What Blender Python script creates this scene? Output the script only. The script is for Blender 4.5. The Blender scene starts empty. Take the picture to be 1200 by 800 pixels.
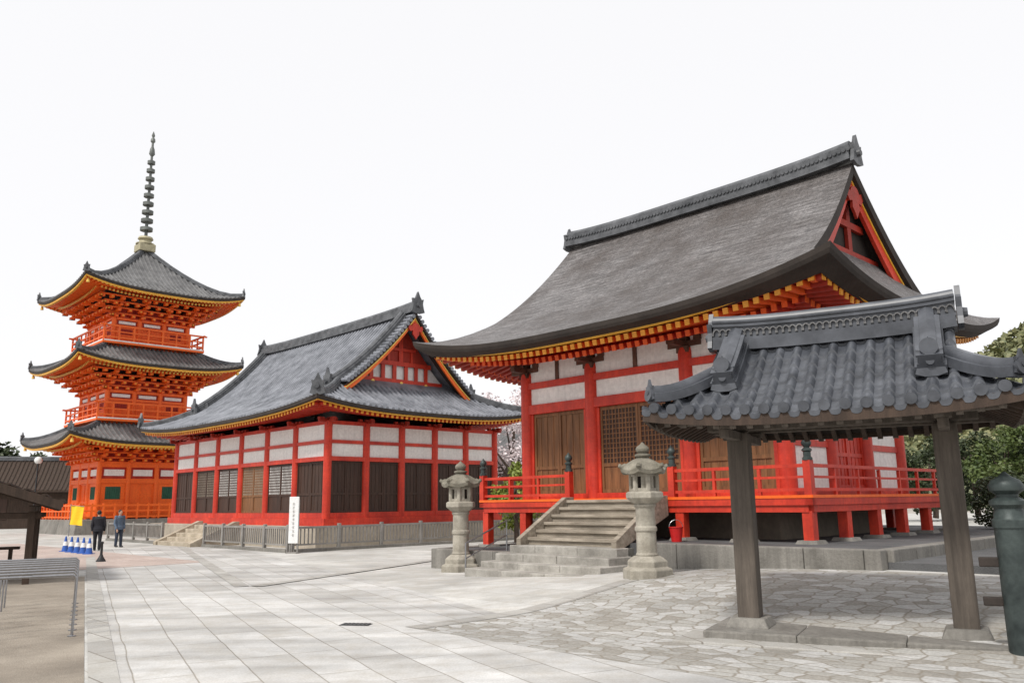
import bpy, bmesh, math, random
from mathutils import Vector, Matrix, noise
S = bpy.context.scene
COL = S.collection
rnd = random.Random(5)
PI = math.pi
def R(d): return math.radians(d)
ZUP = Vector((0, 0, 1))
# ------------------------------------------------------------------ camera
F = 960.0
CAMH = 1.7
MROT = (Matrix.Rotation(R(90 + 11.08), 3, 'X') @ Matrix.Rotation(R(-0.8), 3, 'Z'))
cd = bpy.data.cameras.new('camera'); cam = bpy.data.objects.new('camera', cd); COL.objects.link(cam)
cd.sensor_width = 36; cd.lens = 36 * F / 1200; cd.clip_end = 3000; cd.clip_start = 0.1
cam.location = (0, 0, CAMH); cam.rotation_euler = MROT.to_euler()
S.camera = cam
S.view_settings.view_transform = 'Standard'; S.view_settings.look = 'None'; S.view_settings.exposure = 0
def ray(px, py): return MROT @ Vector(((px - 600) / F, (400 - py) / F, -1))
def at(px, py, Y):
    v = ray(px, py); return Vector((0, 0, CAMH)) + v * (Y / v.y)
def gp(px, py, z=0.0):
    v = ray(px, py); return Vector((0, 0, CAMH)) + v * ((z - CAMH) / v.z)
# ------------------------------------------------------------------ materials
def N(nt, typ, **kw):
    n = nt.nodes.new(typ)
    for k, v in kw.items(): setattr(n, k, v)
    return n
def mixc(nt, fac, a, b, blend='MIX'):
    n = N(nt, 'ShaderNodeMix', data_type='RGBA', blend_type=blend)
    for i, v in ((0, fac), (6, a), (7, b)):
        if hasattr(v, 'is_linked'): nt.links.new(v, n.inputs[i])
        elif i == 0: n.inputs[0].default_value = v
        else: n.inputs[i].default_value = (*v[:3], 1)
    return n.outputs[2]
def newmat(name):
    m = bpy.data.materials.new(name); m.use_nodes = True
    nt = m.node_tree; b = nt.nodes['Principled BSDF']
    return m, nt, b
def coords(nt, scale=(1, 1, 1), rot=0, kind='Object'):
    tc = N(nt, 'ShaderNodeTexCoord'); mp = N(nt, 'ShaderNodeMapping')
    mp.inputs['Scale'].default_value = scale; mp.inputs['Rotation'].default_value = (0, 0, rot)
    nt.links.new(tc.outputs[kind], mp.inputs[0]); return mp.outputs[0]
def noi(nt, vec, scale, detail=5, rough=.6):
    n = N(nt, 'ShaderNodeTexNoise'); n.inputs['Scale'].default_value = scale
    n.inputs['Detail'].default_value = detail; n.inputs['Roughness'].default_value = rough
    nt.links.new(vec, n.inputs['Vector']); return n.outputs[0]
def ramp(nt, fac, stops):
    n = N(nt, 'ShaderNodeValToRGB'); nt.links.new(fac, n.inputs[0])
    cr = n.color_ramp
    while len(cr.elements) < len(stops): cr.elements.new(.5)
    for e, (p, c) in zip(cr.elements, stops):
        e.position = p; e.color = (*c, 1) if len(c) == 3 else c
    return n.outputs[0]
def bump(nt, b, h, strength, dist=.02):
    n = N(nt, 'ShaderNodeBump'); n.inputs['Strength'].default_value = strength; n.inputs['Distance'].default_value = dist
    nt.links.new(h, n.inputs['Height']); nt.links.new(n.outputs[0], b.inputs['Normal'])
def sc(c, k): return tuple(min(1, x * k) for x in c)
def mat(name, col, rough=.7, var=.2, scale=2, fine=25, bmp=.15, metal=0, stretch=(1, 1, 1), col2=None, spec=.4, dirt=.0, streak=0):
    m, nt, b = newmat(name)
    v = coords(nt, stretch)
    n1 = noi(nt, v, scale); n2 = noi(nt, v, fine, 4)
    c = ramp(nt, n1, [(.3, sc(col, 1 - var)), (.7, col2 if col2 else sc(col, 1 + var))])
    c = mixc(nt, .55, c, ramp(nt, n2, [(.3, (.62, .62, .62)), (.72, (1, 1, 1))]), 'MULTIPLY')
    if dirt:
        n3 = noi(nt, coords(nt), .9, 8, .7)
        c = mixc(nt, ramp(nt, n3, [(.45, (0, 0, 0)), (.75, (dirt,) * 3)]), c, sc(col, .25))
    if streak:
        n4 = noi(nt, coords(nt, (5, 5, .35)), 1.6, 6, .7)
        c = mixc(nt, ramp(nt, n4, [(.42, (0, 0, 0)), (.78, (streak,) * 3)]), c, sc(col, .38))
    nt.links.new(c, b.inputs['Base Color'])
    b.inputs['Roughness'].default_value = rough; b.inputs['Metallic'].default_value = metal
    b.inputs['Specular IOR Level'].default_value = spec
    if bmp: bump(nt, b, n2, bmp)
    return m
M = {}
M['red'] = mat('vermilion_paint', (.64, .036, .018), .5, .24, 1.3, 14, .10, col2=(.80, .065, .026), dirt=.28, streak=.55)
M['redp'] = mat('bright_vermilion_paint', (1.0, .15, .013), .5, .12, 1.3, 10, .05, streak=.12)
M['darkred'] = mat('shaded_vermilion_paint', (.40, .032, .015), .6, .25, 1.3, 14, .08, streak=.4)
M['orange'] = mat('orange_paint', (.84, .12, .016), .55, .15, 2, 20, .05)
M['yellow'] = mat('ochre_yellow_paint', (.90, .46, .05), .5, .12, 3, 20, .03)
M['ochre'] = mat('dull_ochre_paint', (.82, .33, .03), .5, .2, 3, 20, .03)
M['gold'] = mat('gilded_metal', (.85, .55, .12), .4, .15, 3, 20, .05, metal=.3)
M['white'] = mat('white_plaster', (.90, .885, .85), .85, .04, 1.2, 9, .06, dirt=.10, streak=.25)
M['cream'] = mat('cream_plaster', (.46, .40, .32), .9, .15, .8, 9, .1, dirt=.35, streak=.3)
M['dcream'] = mat('shade_darkened_plaster', (.22, .19, .15), .9, .2, .8, 9, .1, dirt=.5, streak=.4)  # cream plaster with the shade under the veranda put into its colour
M['wood'] = mat('brown_door_wood', (.215, .098, .038), .6, .38, 2, 18, .2, stretch=(6, 6, .6), streak=.4)
M['swood'] = mat('weathered_step_wood', (.33, .275, .21), .85, .35, 2, 22, .4, stretch=(.7, 5, 5), col2=(.47, .41, .33), dirt=.6)
M['dwood'] = mat('dark_door_wood', (.055, .028, .018), .6, .35, 2, 18, .2, stretch=(6, 6, .6))
M['gwood'] = mat('weathered_grey_wood', (.125, .103, .084), .8, .35, 2, 22, .35, stretch=(7, 7, .5), dirt=.4, streak=.5)
M['bwood'] = mat('dark_brown_timber', (.056, .036, .025), .8, .35, 2, 22, .3, stretch=(5, 5, .8))
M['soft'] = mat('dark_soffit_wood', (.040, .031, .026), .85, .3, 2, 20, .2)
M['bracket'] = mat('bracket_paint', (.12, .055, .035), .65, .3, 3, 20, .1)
M['tile'] = mat('dark_grey_roof_tile', (.055, .060, .072), .40, .26, 3.2, 10, .03, spec=.5, col2=(.112, .120, .138), dirt=.35)
M['tile2'] = mat('pale_grey_roof_tile', (.155, .165, .19), .42, .30, 1.5, 14, .15, spec=.55, col2=(.30, .312, .345), dirt=.3)
M['ptile'] = mat('brown_grey_roof_tile', (.125, .123, .125), .5, .3, 1.2, 8, .2, col2=(.22, .217, .215), dirt=.35)
M['ridge'] = mat('dark_ridge_tile', (.075, .08, .088), .5, .4, 3, 25, .3, dirt=.3, col2=(.15, .155, .165))
M['stone'] = mat('lantern_stone', (.40, .36, .29), .9, .3, 2.5, 30, .6, col2=(.56, .52, .44), dirt=.75, streak=.5)
M['mstone'] = mat('mossy_lantern_stone', (.20, .185, .14), .95, .35, 3, 30, .6, col2=(.34, .31, .25), dirt=.7)
M['step'] = mat('tan_step_stone', (.46, .385, .28), .9, .28, 2, 25, .5, col2=(.62, .54, .43), dirt=.5)
M['gstep'] = mat('worn_grey_step_stone', (.36, .335, .295), .9, .28, 2, 25, .5, col2=(.50, .475, .43), dirt=.65)
M['kstone'] = mat('grey_kerb_stone', (.24, .225, .20), .9, .3, 1.8, 25, .5, col2=(.37, .35, .315), dirt=.8, streak=.7)
M['fence'] = mat('weathered_fence_wood', (.27, .255, .235), .85, .25, 2, 20, .3)
M['steel'] = mat('brushed_steel_tube', (.36, .36, .37), .35, .1, 4, 30, .05, metal=.9)
M['bronze'] = mat('patinated_bronze', (.035, .048, .048), .5, .4, 4, 20, .15, metal=.3, col2=(.075, .095, .09))
M['black'] = mat('black_paint', (.02, .02, .022), .5, .2, 3, 20, .05)
M['blue'] = mat('blue_plastic', (.03, .11, .42), .45, .1, 3, 20, .02)
M['wplastic'] = mat('white_board', (.82, .82, .81), .5, .04, 3, 20, .02)
M['banner'] = mat('yellow_cloth', (.90, .56, .02), .8, .08, 3, 20, .1)
M['green'] = mat('green_lattice_paint', (.03, .13, .08), .6, .2, 3, 20, .05)
M['spire'] = mat('weathered_spire_bronze', (.15, .16, .15), .55, .3, 2, 15, .15, metal=.3)
M['spireb'] = mat('weathered_spire_base', (.42, .38, .25), .6, .3, 2, 15, .15, metal=.2)
M['bucket'] = mat('red_bucket_paint', (.60, .02, .02), .4, .1, 3, 20, .02)
M['bark'] = mat('tree_bark', (.09, .065, .05), .9, .3, 3, 20, .5)
M['skin'] = mat('skin', (.55, .33, .23), .6, .05, 5, 30, 0)
M['hair'] = mat('dark_hair', (.015, .012, .010), .6, .2, 8, 40, .2)
M['cloth_dark'] = mat('dark_cloth', (.02, .02, .026), .9, .2, 6, 40, .2)
M['cloth_blue'] = mat('grey_blue_cloth', (.10, .14, .20), .9, .2, 6, 40, .2)
M['cloth_denim'] = mat('dark_denim', (.035, .045, .07), .9, .2, 6, 40, .2)
M['glass'] = mat('frosted_lamp_glass', (.8, .8, .78), .3, .03, 3, 20, 0)
def leafmat(name, c1, c2):
    m, nt, b = newmat(name)
    v = coords(nt)
    c = ramp(nt, noi(nt, v, 1.3, 3), [(.3, c1), (.7, c2)])
    c = mixc(nt, .5, c, ramp(nt, noi(nt, v, 22, 2), [(.3, (.45, .45, .45)), (.7, (1, 1, 1))]), 'MULTIPLY')
    nt.links.new(c, b.inputs['Base Color']); b.inputs['Roughness'].default_value = .6
    return m
M['leaf'] = leafmat('green_leaves', (.040, .072, .014), (.115, .15, .032))
M['leafd'] = leafmat('dark_green_leaves', (.020, .036, .011), (.058, .078, .022))
M['leafy'] = leafmat('yellow_green_leaves', (.12, .17, .02), (.28, .32, .05))
M['blossom'] = leafmat('pale_pink_blossom', (.82, .70, .71), (.93, .88, .885))
M['leafh'] = leafmat('hazed_hillside_leaves', (.10, .13, .055), (.30, .28, .13))  # leaf colours lightened to paint in the haze of distance
# bark roof: fine courses running along the eave, weathered patches
def bark_roof():
    m, nt, b = newmat('cypress_bark_shingle')
    v1 = coords(nt, (.9, 9, 9)); v2 = coords(nt, (7, 1.0, 1.0))
    a = noi(nt, v1, 1.5, 7, .75); c = noi(nt, v2, 1.6, 6, .7); d = noi(nt, coords(nt), .6, 7, .65); e = noi(nt, coords(nt), 14, 5, .75)
    col = ramp(nt, a, [(.34, (.070, .062, .060)), (.50, (.195, .180, .177)), (.64, (.36, .34, .336))])
    col = mixc(nt, .6, col, ramp(nt, c, [(.35, (.5, .5, .5)), (.65, (1, 1, 1))]), 'MULTIPLY')
    col = mixc(nt, ramp(nt, d, [(.40, (0, 0, 0)), (.64, (.75,) * 3)]), col, (.070, .053, .044))
    col = mixc(nt, .8, col, ramp(nt, e, [(.38, (.35, .35, .35)), (.60, (1, 1, 1))]), 'MULTIPLY')
    nt.links.new(col, b.inputs['Base Color']); b.inputs['Roughness'].default_value = .5
    b.inputs['Specular IOR Level'].default_value = .5
    hh = mixc(nt, .5, a, e)
    bump(nt, b, hh, 1.0, .06)
    return m
M['thatch'] = bark_roof()
# pavings
def paving(name, c1, c2, mortar, bw, bh, msize, rot, distort=0, rough=.85, off=.5, stain=.35, band=0):
    m, nt, b = newmat(name)
    v = coords(nt, (1, 1, 1), rot)
    if distort:
        nn = N(nt, 'ShaderNodeTexNoise'); nn.inputs['Scale'].default_value = .9; nn.inputs['Detail'].default_value = 3
        nt.links.new(v, nn.inputs['Vector'])
        vm = N(nt, 'ShaderNodeVectorMath', operation='SUBTRACT'); nt.links.new(nn.outputs[1], vm.inputs[0]); vm.inputs[1].default_value = (.5, .5, .5)
        vs = N(nt, 'ShaderNodeVectorMath', operation='SCALE'); nt.links.new(vm.outputs[0], vs.inputs[0]); vs.inputs['Scale'].default_value = distort
        va = N(nt, 'ShaderNodeVectorMath', operation='ADD'); nt.links.new(v, va.inputs[0]); nt.links.new(vs.outputs[0], va.inputs[1])
        v = va.outputs[0]
    br = N(nt, 'ShaderNodeTexBrick'); nt.links.new(v, br.inputs['Vector'])
    br.offset = off; br.squash = 1.5; br.squash_frequency = 3; br.offset_frequency = 2
    br.inputs['Scale'].default_value = 1; br.inputs['Brick Width'].default_value = bw; br.inputs['Row Height'].default_value = bh
    br.inputs['Mortar Size'].default_value = msize; br.inputs['Mortar Smooth'].default_value = .4; br.inputs['Bias'].default_value = 0
    br.inputs['Color1'].default_value = (*c1, 1); br.inputs['Color2'].default_value = (*c2, 1); br.inputs['Mortar'].default_value = (*mortar, 1)
    w = coords(nt)
    c = mixc(nt, .8, br.outputs[0], ramp(nt, noi(nt, w, 45, 3), [(.3, (.74,) * 3), (.7, (1,) * 3)]), 'MULTIPLY')
    c = mixc(nt, .9, c, ramp(nt, noi(nt, w, .45, 7, .65), [(.3, (1 - stain,) * 3), (.65, (1,) * 3)]), 'MULTIPLY')
    c = mixc(nt, ramp(nt, noi(nt, w, 2.3, 7, .75), [(.46, (0,) * 3), (.76, (.6,) * 3)]), c, (c1[0] * .62, c1[1] * .57, c1[2] * .49))
    if band:
        c = mixc(nt, band, c, ramp(nt, noi(nt, coords(nt, (.12, 1.7, 1), rot), 1.0, 4, .6), [(.35, (.55,) * 3), (.62, (1,) * 3)]), 'MULTIPLY')
    nt.links.new(c, b.inputs['Base Color']); b.inputs['Roughness'].default_value = rough
    b.inputs['Specular IOR Level'].default_value = .3
    inv = N(nt, 'ShaderNodeInvert'); nt.links.new(br.outputs[1], inv.inputs[1])
    hh = mixc(nt, .35, inv.outputs[0], noi(nt, w, 22, 4))
    bump(nt, b, hh, .35, .012)
    return m
def flagstones(name, stops, joint, sx, sy, jw, rot, rnds=.8, stain=.3):
    m, nt, b = newmat(name)
    v = coords(nt, (1, 1, 1), rot)
    nn = N(nt, 'ShaderNodeTexNoise'); nn.inputs['Scale'].default_value = 2.4; nn.inputs['Detail'].default_value = 4
    nt.links.new(v, nn.inputs['Vector'])
    vm = N(nt, 'ShaderNodeVectorMath', operation='SUBTRACT'); nt.links.new(nn.outputs[1], vm.inputs[0]); vm.inputs[1].default_value = (.5, .5, .5)
    vs = N(nt, 'ShaderNodeVectorMath', operation='MULTIPLY'); nt.links.new(vm.outputs[0], vs.inputs[0]); vs.inputs[1].default_value = (.17, .17, 0)
    va = N(nt, 'ShaderNodeVectorMath', operation='ADD'); nt.links.new(v, va.inputs[0]); nt.links.new(vs.outputs[0], va.inputs[1])
    vz = N(nt, 'ShaderNodeVectorMath', operation='MULTIPLY'); nt.links.new(va.outputs[0], vz.inputs[0]); vz.inputs[1].default_value = (sx, sy, 0)
    o = []
    for feat in ('F1', 'DISTANCE_TO_EDGE'):
        vo = N(nt, 'ShaderNodeTexVoronoi', feature=feat, voronoi_dimensions='2D'); vo.inputs['Scale'].default_value = 1; vo.inputs['Randomness'].default_value = rnds
        nt.links.new(vz.outputs[0], vo.inputs['Vector']); o.append(vo)
    sep = N(nt, 'ShaderNodeSeparateColor'); nt.links.new(o[0].outputs['Color'], sep.inputs[0])
    c = ramp(nt, sep.outputs[0], stops)
    w = coords(nt)
    c = mixc(nt, .85, c, ramp(nt, noi(nt, w, 28, 4), [(.3, (.62,) * 3), (.7, (1,) * 3)]), 'MULTIPLY')
    c = mixc(nt, .8, c, ramp(nt, noi(nt, w, .5, 7, .65), [(.3, (1 - stain,) * 3), (.65, (1,) * 3)]), 'MULTIPLY')
    e = ramp(nt, o[1].outputs['Distance'], [(jw * .2, (.15,) * 3), (jw, (1,) * 3)])
    c = mixc(nt, e, joint, c)
    nt.links.new(c, b.inputs['Base Color']); b.inputs['Roughness'].default_value = .85; b.inputs['Specular IOR Level'].default_value = .25
    hh = mixc(nt, .5, ramp(nt, o[1].outputs['Distance'], [(0, (0,) * 3), (jw * 2.5, (1,) * 3)]), noi(nt, w, 16, 5))
    bump(nt, b, hh, .45, .02)
    return m
M['plaza'] = paving('granite_plaza_slabs', (.60, .585, .55), (.70, .69, .66), (.47, .445, .40), 1.2, .62, .008, R(46), 0.10, stain=.42, band=.4)
M['walk'] = paving('long_walkway_slabs', (.57, .555, .53), (.73, .72, .70), (.38, .355, .315), 1.35, .56, .010, R(-117.2 + 180), 0.06, stain=.42, band=.55)
M['cobble'] = flagstones('worn_flagstones', [(0, (.38, .355, .315)), (.35, (.46, .445, .41)), (.7, (.54, .53, .505)), (1, (.62, .61, .59))], (.22, .195, .16), 3.4, 5.6, .085, R(42), .70, stain=.4)
M['pink'] = paving('pinkish_pavers', (.50, .40, .36), (.56, .46, .41), (.40, .34, .30), .3, .15, .006, R(46), .02)
M['kerb'] = paving('kerb_strip_stone', (.42, .405, .38), (.52, .505, .47), (.26, .235, .205), .9, .5, .012, R(46), .02)
M['asph'] = mat('brown_packed_gravel', (.29, .245, .195), .95, .18, .8, 50, .7, col2=(.38, .33, .27), dirt=.4)
M['gravel'] = mat('dark_grey_gravel', (.085, .085, .087), .95, .25, .8, 40, 1.0, col2=(.16, .16, .162))
M['earth'] = mat('distant_ground', (.36, .33, .29), .95, .2, .05, 4, .1)
M['hill'] = leafmat('wooded_hill_canopy', (.08, .10, .04), (.20, .20, .09))
# ------------------------------------------------------------------ mesh builder
YSQ = None   # when set, squeezes the rear half (y > 0) of what is built
class MB:
    def __init__(s): s.v = []; s.f = []
    def add(s, vs, fs):
        o = len(s.v); s.v += [tuple(v) for v in vs]; s.f += [tuple(i + o for i in f) for f in fs]; return s
    def box(s, x0, x1, y0, y1, z0, z1):
        if x0 > x1: x0, x1 = x1, x0
        if y0 > y1: y0, y1 = y1, y0
        return s.add([(x0, y0, z0), (x1, y0, z0), (x1, y1, z0), (x0, y1, z0), (x0, y0, z1), (x1, y0, z1), (x1, y1, z1), (x0, y1, z1)],
                     [(0, 3, 2, 1), (4, 5, 6, 7), (0, 1, 5, 4), (1, 2, 6, 5), (2, 3, 7, 6), (3, 0, 4, 7)])
    def cbox(s, cx, cy, z0, sx, sy, h): return s.box(cx - sx / 2, cx + sx / 2, cy - sy / 2, cy + sy / 2, z0, z0 + h)
    def frus(s, cx, cy, z0, z1, a0, a1, b0=None, b1=None):
        b0 = a0 if b0 is None else b0; b1 = a1 if b1 is None else b1
        vs = [(cx + i * a0, cy + j * b0, z0) for i, j in ((-1, -1), (1, -1), (1, 1), (-1, 1))] + [(cx + i * a1, cy + j * b1, z1) for i, j in ((-1, -1), (1, -1), (1, 1), (-1, 1))]
        return s.add(vs, [(0, 3, 2, 1), (4, 5, 6, 7), (0, 1, 5, 4), (1, 2, 6, 5), (2, 3, 7, 6), (3, 0, 4, 7)])
    def bar(s, a, b, w, h):
        a = Vector(a); b = Vector(b); d = (b - a).normalized(); sd = d.cross(ZUP)
        if sd.length < 1e-4: sd = Vector((1, 0, 0))
        sd.normalize(); up = sd.cross(d)
        vs = [e + sd * i * w / 2 + up * j * h / 2 for e in (a, b) for i, j in ((-1, -1), (1, -1), (1, 1), (-1, 1))]
        return s.add(vs, [(0, 1, 2, 3), (7, 6, 5, 4), (0, 4, 5, 1), (1, 5, 6, 2), (2, 6, 7, 3), (3, 7, 4, 0)])
    def tube(s, pts, r, n=10, cap=True):
        pts = [Vector(p) for p in pts]; rs = r if isinstance(r, (list, tuple)) else [r] * len(pts)
        vs = []; fs = []; prev = None
        for i, p in enumerate(pts):
            d = (pts[min(i + 1, len(pts) - 1)] - pts[max(i - 1, 0)]).normalized()
            if prev is None:
                u = d.cross(ZUP)
                if u.length < 1e-3: u = Vector((1, 0, 0))
            else: u = prev - d * prev.dot(d)
            u.normalize(); prev = u; w = d.cross(u)
            for k in range(n):
                a = 2 * PI * k / n; vs.append(p + (u * math.cos(a) + w * math.sin(a)) * rs[i])
        for i in range(len(pts) - 1):
            for k in range(n): fs.append((i * n + k, i * n + (k + 1) % n, (i + 1) * n + (k + 1) % n, (i + 1) * n + k))
        if cap: fs.append(tuple(range(n - 1, -1, -1))); fs.append(tuple((len(pts) - 1) * n + k for k in range(n)))
        return s.add(vs, fs)
    def lathe(s, prof, n=16, o=(0, 0, 0), ph=0, sx=1, sy=1):
        vs = []; fs = []
        for r, z in prof:
            for k in range(n):
                a = 2 * PI * k / n + ph; vs.append((o[0] + r * math.cos(a) * sx, o[1] + r * math.sin(a) * sy, o[2] + z))
        for i in range(len(prof) - 1):
            for k in range(n): fs.append((i * n + k, i * n + (k + 1) % n, (i + 1) * n + (k + 1) % n, (i + 1) * n + k))
        fs.append(tuple(range(n - 1, -1, -1))); fs.append(tuple((len(prof) - 1) * n + k for k in range(n)))
        return s.add(vs, fs)
    def ball(s, c, rx, ry=None, rz=None, n=12):
        ry = ry or rx; rz = rz or rx
        prof = [(max(1e-4, math.sin(PI * i / 8)), -math.cos(PI * i / 8)) for i in range(9)]
        b = MB().lathe(prof, n)
        return s.add([(c[0] + v[0] * rx, c[1] + v[1] * ry, c[2] + v[2] * rz) for v in b.v], b.f)
    def sweep(s, pts, prof, cap=True):
        pts = [Vector(p) for p in pts]; n = len(prof); vs = []; fs = []
        for i, p in enumerate(pts):
            d = (pts[min(i + 1, len(pts) - 1)] - pts[max(i - 1, 0)]).normalized()
            sd = d.cross(ZUP); sd.normalize(); up = sd.cross(d)
            vs += [p + sd * a + up * b for a, b in prof]
        for i in range(len(pts) - 1):
            for k in range(n): fs.append((i * n + k, i * n + (k + 1) % n, (i + 1) * n + (k + 1) % n, (i + 1) * n + k))
        if cap: fs.append(tuple(range(n - 1, -1, -1))); fs.append(tuple((len(pts) - 1) * n + k for k in range(n)))
        return s.add(vs, fs)
    def grid(s, rows):
        n = len(rows[0]); vs = [p for r in rows for p in r]
        return s.add(vs, [(i * n + j, i * n + j + 1, (i + 1) * n + j + 1, (i + 1) * n + j) for i in range(len(rows) - 1) for j in range(n - 1)])
    def extr(s, poly, vec):
        n = len(poly); vec = Vector(vec); a = [Vector(p) for p in poly]; b = [p + vec for p in a]
        return s.add(a + b, [tuple(range(n - 1, -1, -1)), tuple(range(n, 2 * n))] + [(k, (k + 1) % n, n + (k + 1) % n, n + k) for k in range(n)])
    def build(s, name, m, par=None, smooth=False, bev=0, loc=None, rz=0, stuff=False):
        if YSQ: s.v = [(v[0], v[1] * (YSQ if v[1] > 0 else 1), v[2]) for v in s.v]
        me = bpy.data.meshes.new(name); me.from_pydata(s.v, [], s.f); me.validate()
        bm = bmesh.new(); bm.from_mesh(me); bmesh.ops.recalc_face_normals(bm, faces=bm.faces); bm.to_mesh(me); bm.free()
        if smooth:
            me.shade_smooth(); me.set_sharp_from_angle(angle=R(42))
        me.materials.append(m)
        o = bpy.data.objects.new(name, me); COL.objects.link(o)
        if par: o.parent = par
        if loc is not None: o.location = loc
        o.rotation_euler.z = rz
        if stuff: o['kind'] = 'stuff'
        if bev:
            bv = o.modifiers.new('bevel', 'BEVEL'); bv.width = bev; bv.segments = 2; bv.limit_method = 'ANGLE'
        return o
def thing(name, label, cat, loc=(0, 0, 0), rz=0, group=None):
    o = bpy.data.objects.new(name, None); COL.objects.link(o); o.location = loc; o.rotation_euler.z = rz
    o.empty_display_size = .2
    return tag(o, label, cat, group)
def tag(o, label, cat, group=None):
    o['label'] = label; o['category'] = cat
    if group: o['group'] = group
    return o
def struct(o): o['kind'] = 'structure'; return o
def copyp(o, loc):
    c = o.copy(); COL.objects.link(c); c.parent = o.parent; c.location = loc; return c
class Side:
    def __init__(s, p0, d, n): s.p = p0; s.d = d; s.n = n
    def pt(s, t, o, z): return Vector((s.p[0] + s.d[0] * t + s.n[0] * o, s.p[1] + s.d[1] * t + s.n[1] * o, z))
    def box(s, mb, t0, t1, o0, o1, z0, z1):
        a = s.pt(t0, o0, z0); b = s.pt(t1, o1, z1); return mb.box(a.x, b.x, a.y, b.y, z0, z1)
def sides(hx, hy):
    return [Side((-hx, -hy), (1, 0), (0, -1)), Side((hx, -hy), (0, 1), (1, 0)), Side((hx, hy), (-1, 0), (0, 1)), Side((-hx, hy), (0, -1), (-1, 0))]
# ------------------------------------------------------------------ roofs
def lift(x, y, A, B, c): return c * min(1, abs(x) / A) ** 3 * min(1, abs(y) / B) ** 3
def XR(xr, s): return xr(s) if callable(xr) else xr
def roof_surf(mb, A, B, dg, xr, prof, c, dz, smax=None, NN=20, n1=8, dside=None, h=1.0):
    def P(x, y, s): return (x, y, prof(s) + lift(x, y, A, B, c) + dz)
    ds = smax or dg
    d2 = dside or ds
    for sg in (-1, 1):
        mb.grid([[P((A - h * s) * j / NN, sg * (B - s), s) for j in range(-NN, NN + 1)] for s in [ds * i / n1 for i in range(n1 + 1)]])
        if not smax and dg < B - .01:
            mb.grid([[P(XR(xr, s) * j / NN, sg * (B - s), s) for j in range(-NN, NN + 1)] for s in [dg + (B - dg) * i / 10 for i in range(11)]])
        mb.grid([[P(sg * (A - h * s), (B - s) * j / NN, s) for j in range(-NN, NN + 1)] for s in [d2 * i / n1 for i in range(n1 + 1)]])
def roof_edges(mb, A, B, dg, xr, prof, c, lip, tv, verge=True, NN=20):
    def P(x, y, dz): return (x, y, prof(0) + lift(x, y, A, B, c) + dz)
    for sg in (-1, 1):
        mb.grid([[P((A - i) * j / NN, sg * (B - i), -d) for j in range(-NN, NN + 1)] for i, d in lip])
        mb.grid([[P(sg * (A - i), (B - i) * j / NN, -d) for j in range(-NN, NN + 1)] for i, d in lip])
        if verge:
            for sy in (-1, 1):
                ss = [dg + (B - dg) * i / 12 for i in range(13)]
                Q = lambda x, s, dz: (x, sy * (B - s), prof(s) + lift(x, sy * (B - s), A, B, c) + dz)
                mb.grid([[Q(sg * XR(xr, s), s, 0) for s in ss], [Q(sg * XR(xr, s), s, -tv) for s in ss], [Q(sg * (XR(xr, s) - .75), s, -tv - .02) for s in ss]])
def ribs(mb, A, B, dg, xr, prof, c, r, sp, smax=None):
    def strip(fn, sdv, s0, s1):
        if s1 - s0 < .15: return
        k = 8; vs = []; fs = []
        for i in range(k + 1):
            p = Vector(fn(s0 + (s1 - s0) * i / k))
            for a in (0, 45, 90, 135, 180):
                vs.append(p + Vector(sdv) * r * math.cos(R(a)) + ZUP * r * math.sin(R(a)) * 1.1)
        for i in range(k):
            for j in range(4): fs.append((i * 5 + j, i * 5 + j + 1, i * 5 + j + 6, i * 5 + j + 5))
        fs.append((0, 1, 2, 3, 4)); mb.add(vs, fs)
    ds = smax or dg
    for sg in (-1, 1):
        n = int((A - .1) / sp)
        for i in range(-n, n + 1):
            x = i * sp
            fn = lambda s: (x, sg * (B - s), prof(s) + lift(x, sg * (B - s), A, B, c))
            if smax: strip(fn, (1, 0, 0), 0, min(ds, A - abs(x)))
            elif abs(x) <= A - dg: strip(fn, (1, 0, 0), 0, B)
            else:
                strip(fn, (1, 0, 0), 0, A - abs(x))
                if abs(x) <= xr: strip(fn, (1, 0, 0), dg, B)
        n = int((B - .1) / sp)
        for i in range(-n, n + 1):
            y = i * sp
            fn = lambda s: (sg * (A - s), y, prof(s) + lift(sg * (A - s), y, A, B, c))
            strip(fn, (0, 1, 0), 0, min(ds, B - abs(y)))
def eaves(par, A, B, din, ze, zw, c, sp, w, h, mr, mtip, msof, s0=.08, soffit=True, indiv=(), mry=None):
    prof = lambda s: ze + (zw - ze) * s / din
    if soffit:
        mb = MB(); roof_surf(mb, A, B, din, 0, prof, c, 0, smax=din, n1=4); mb.build('soffit', msof, par)
    for ax, L, O in (('x', A, B), ('y', B, A)):
        for sg in (-1, 1):
            mb = MB(); tips = MB(); n = int((L - .12) / sp)
            mm = mry if (mry and ax == 'y') else mr
            for i in range(-n, n + 1):
                q = i * sp; s1 = min(din, L - abs(q))
                if s1 - s0 < .12: continue
                def pt(s):
                    x, y = (q, sg * (O - s)) if ax == 'x' else (sg * (O - s), q)
                    return Vector((x, y, prof(s) + lift(x, y, A, B, c) - h / 2 - .015))
                a = pt(s0); b = pt(s1); d = (a - b).normalized()
                if (ax, sg) in indiv:
                    o = MB().bar(a, b, w, h).build('rafter', mm, par)
                    MB().bar(a, a + d * .03, w + .012, h + .012).build('rafter_tip', mtip, o)
                else:
                    mb.bar(a, b, w, h); tips.bar(a, a + d * .03, w + .012, h + .012)
            if mb.v:
                o = mb.build('rafter_row', mm, par, stuff=True); tips.build('rafter_tips', mtip, o, stuff=True)
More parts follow.
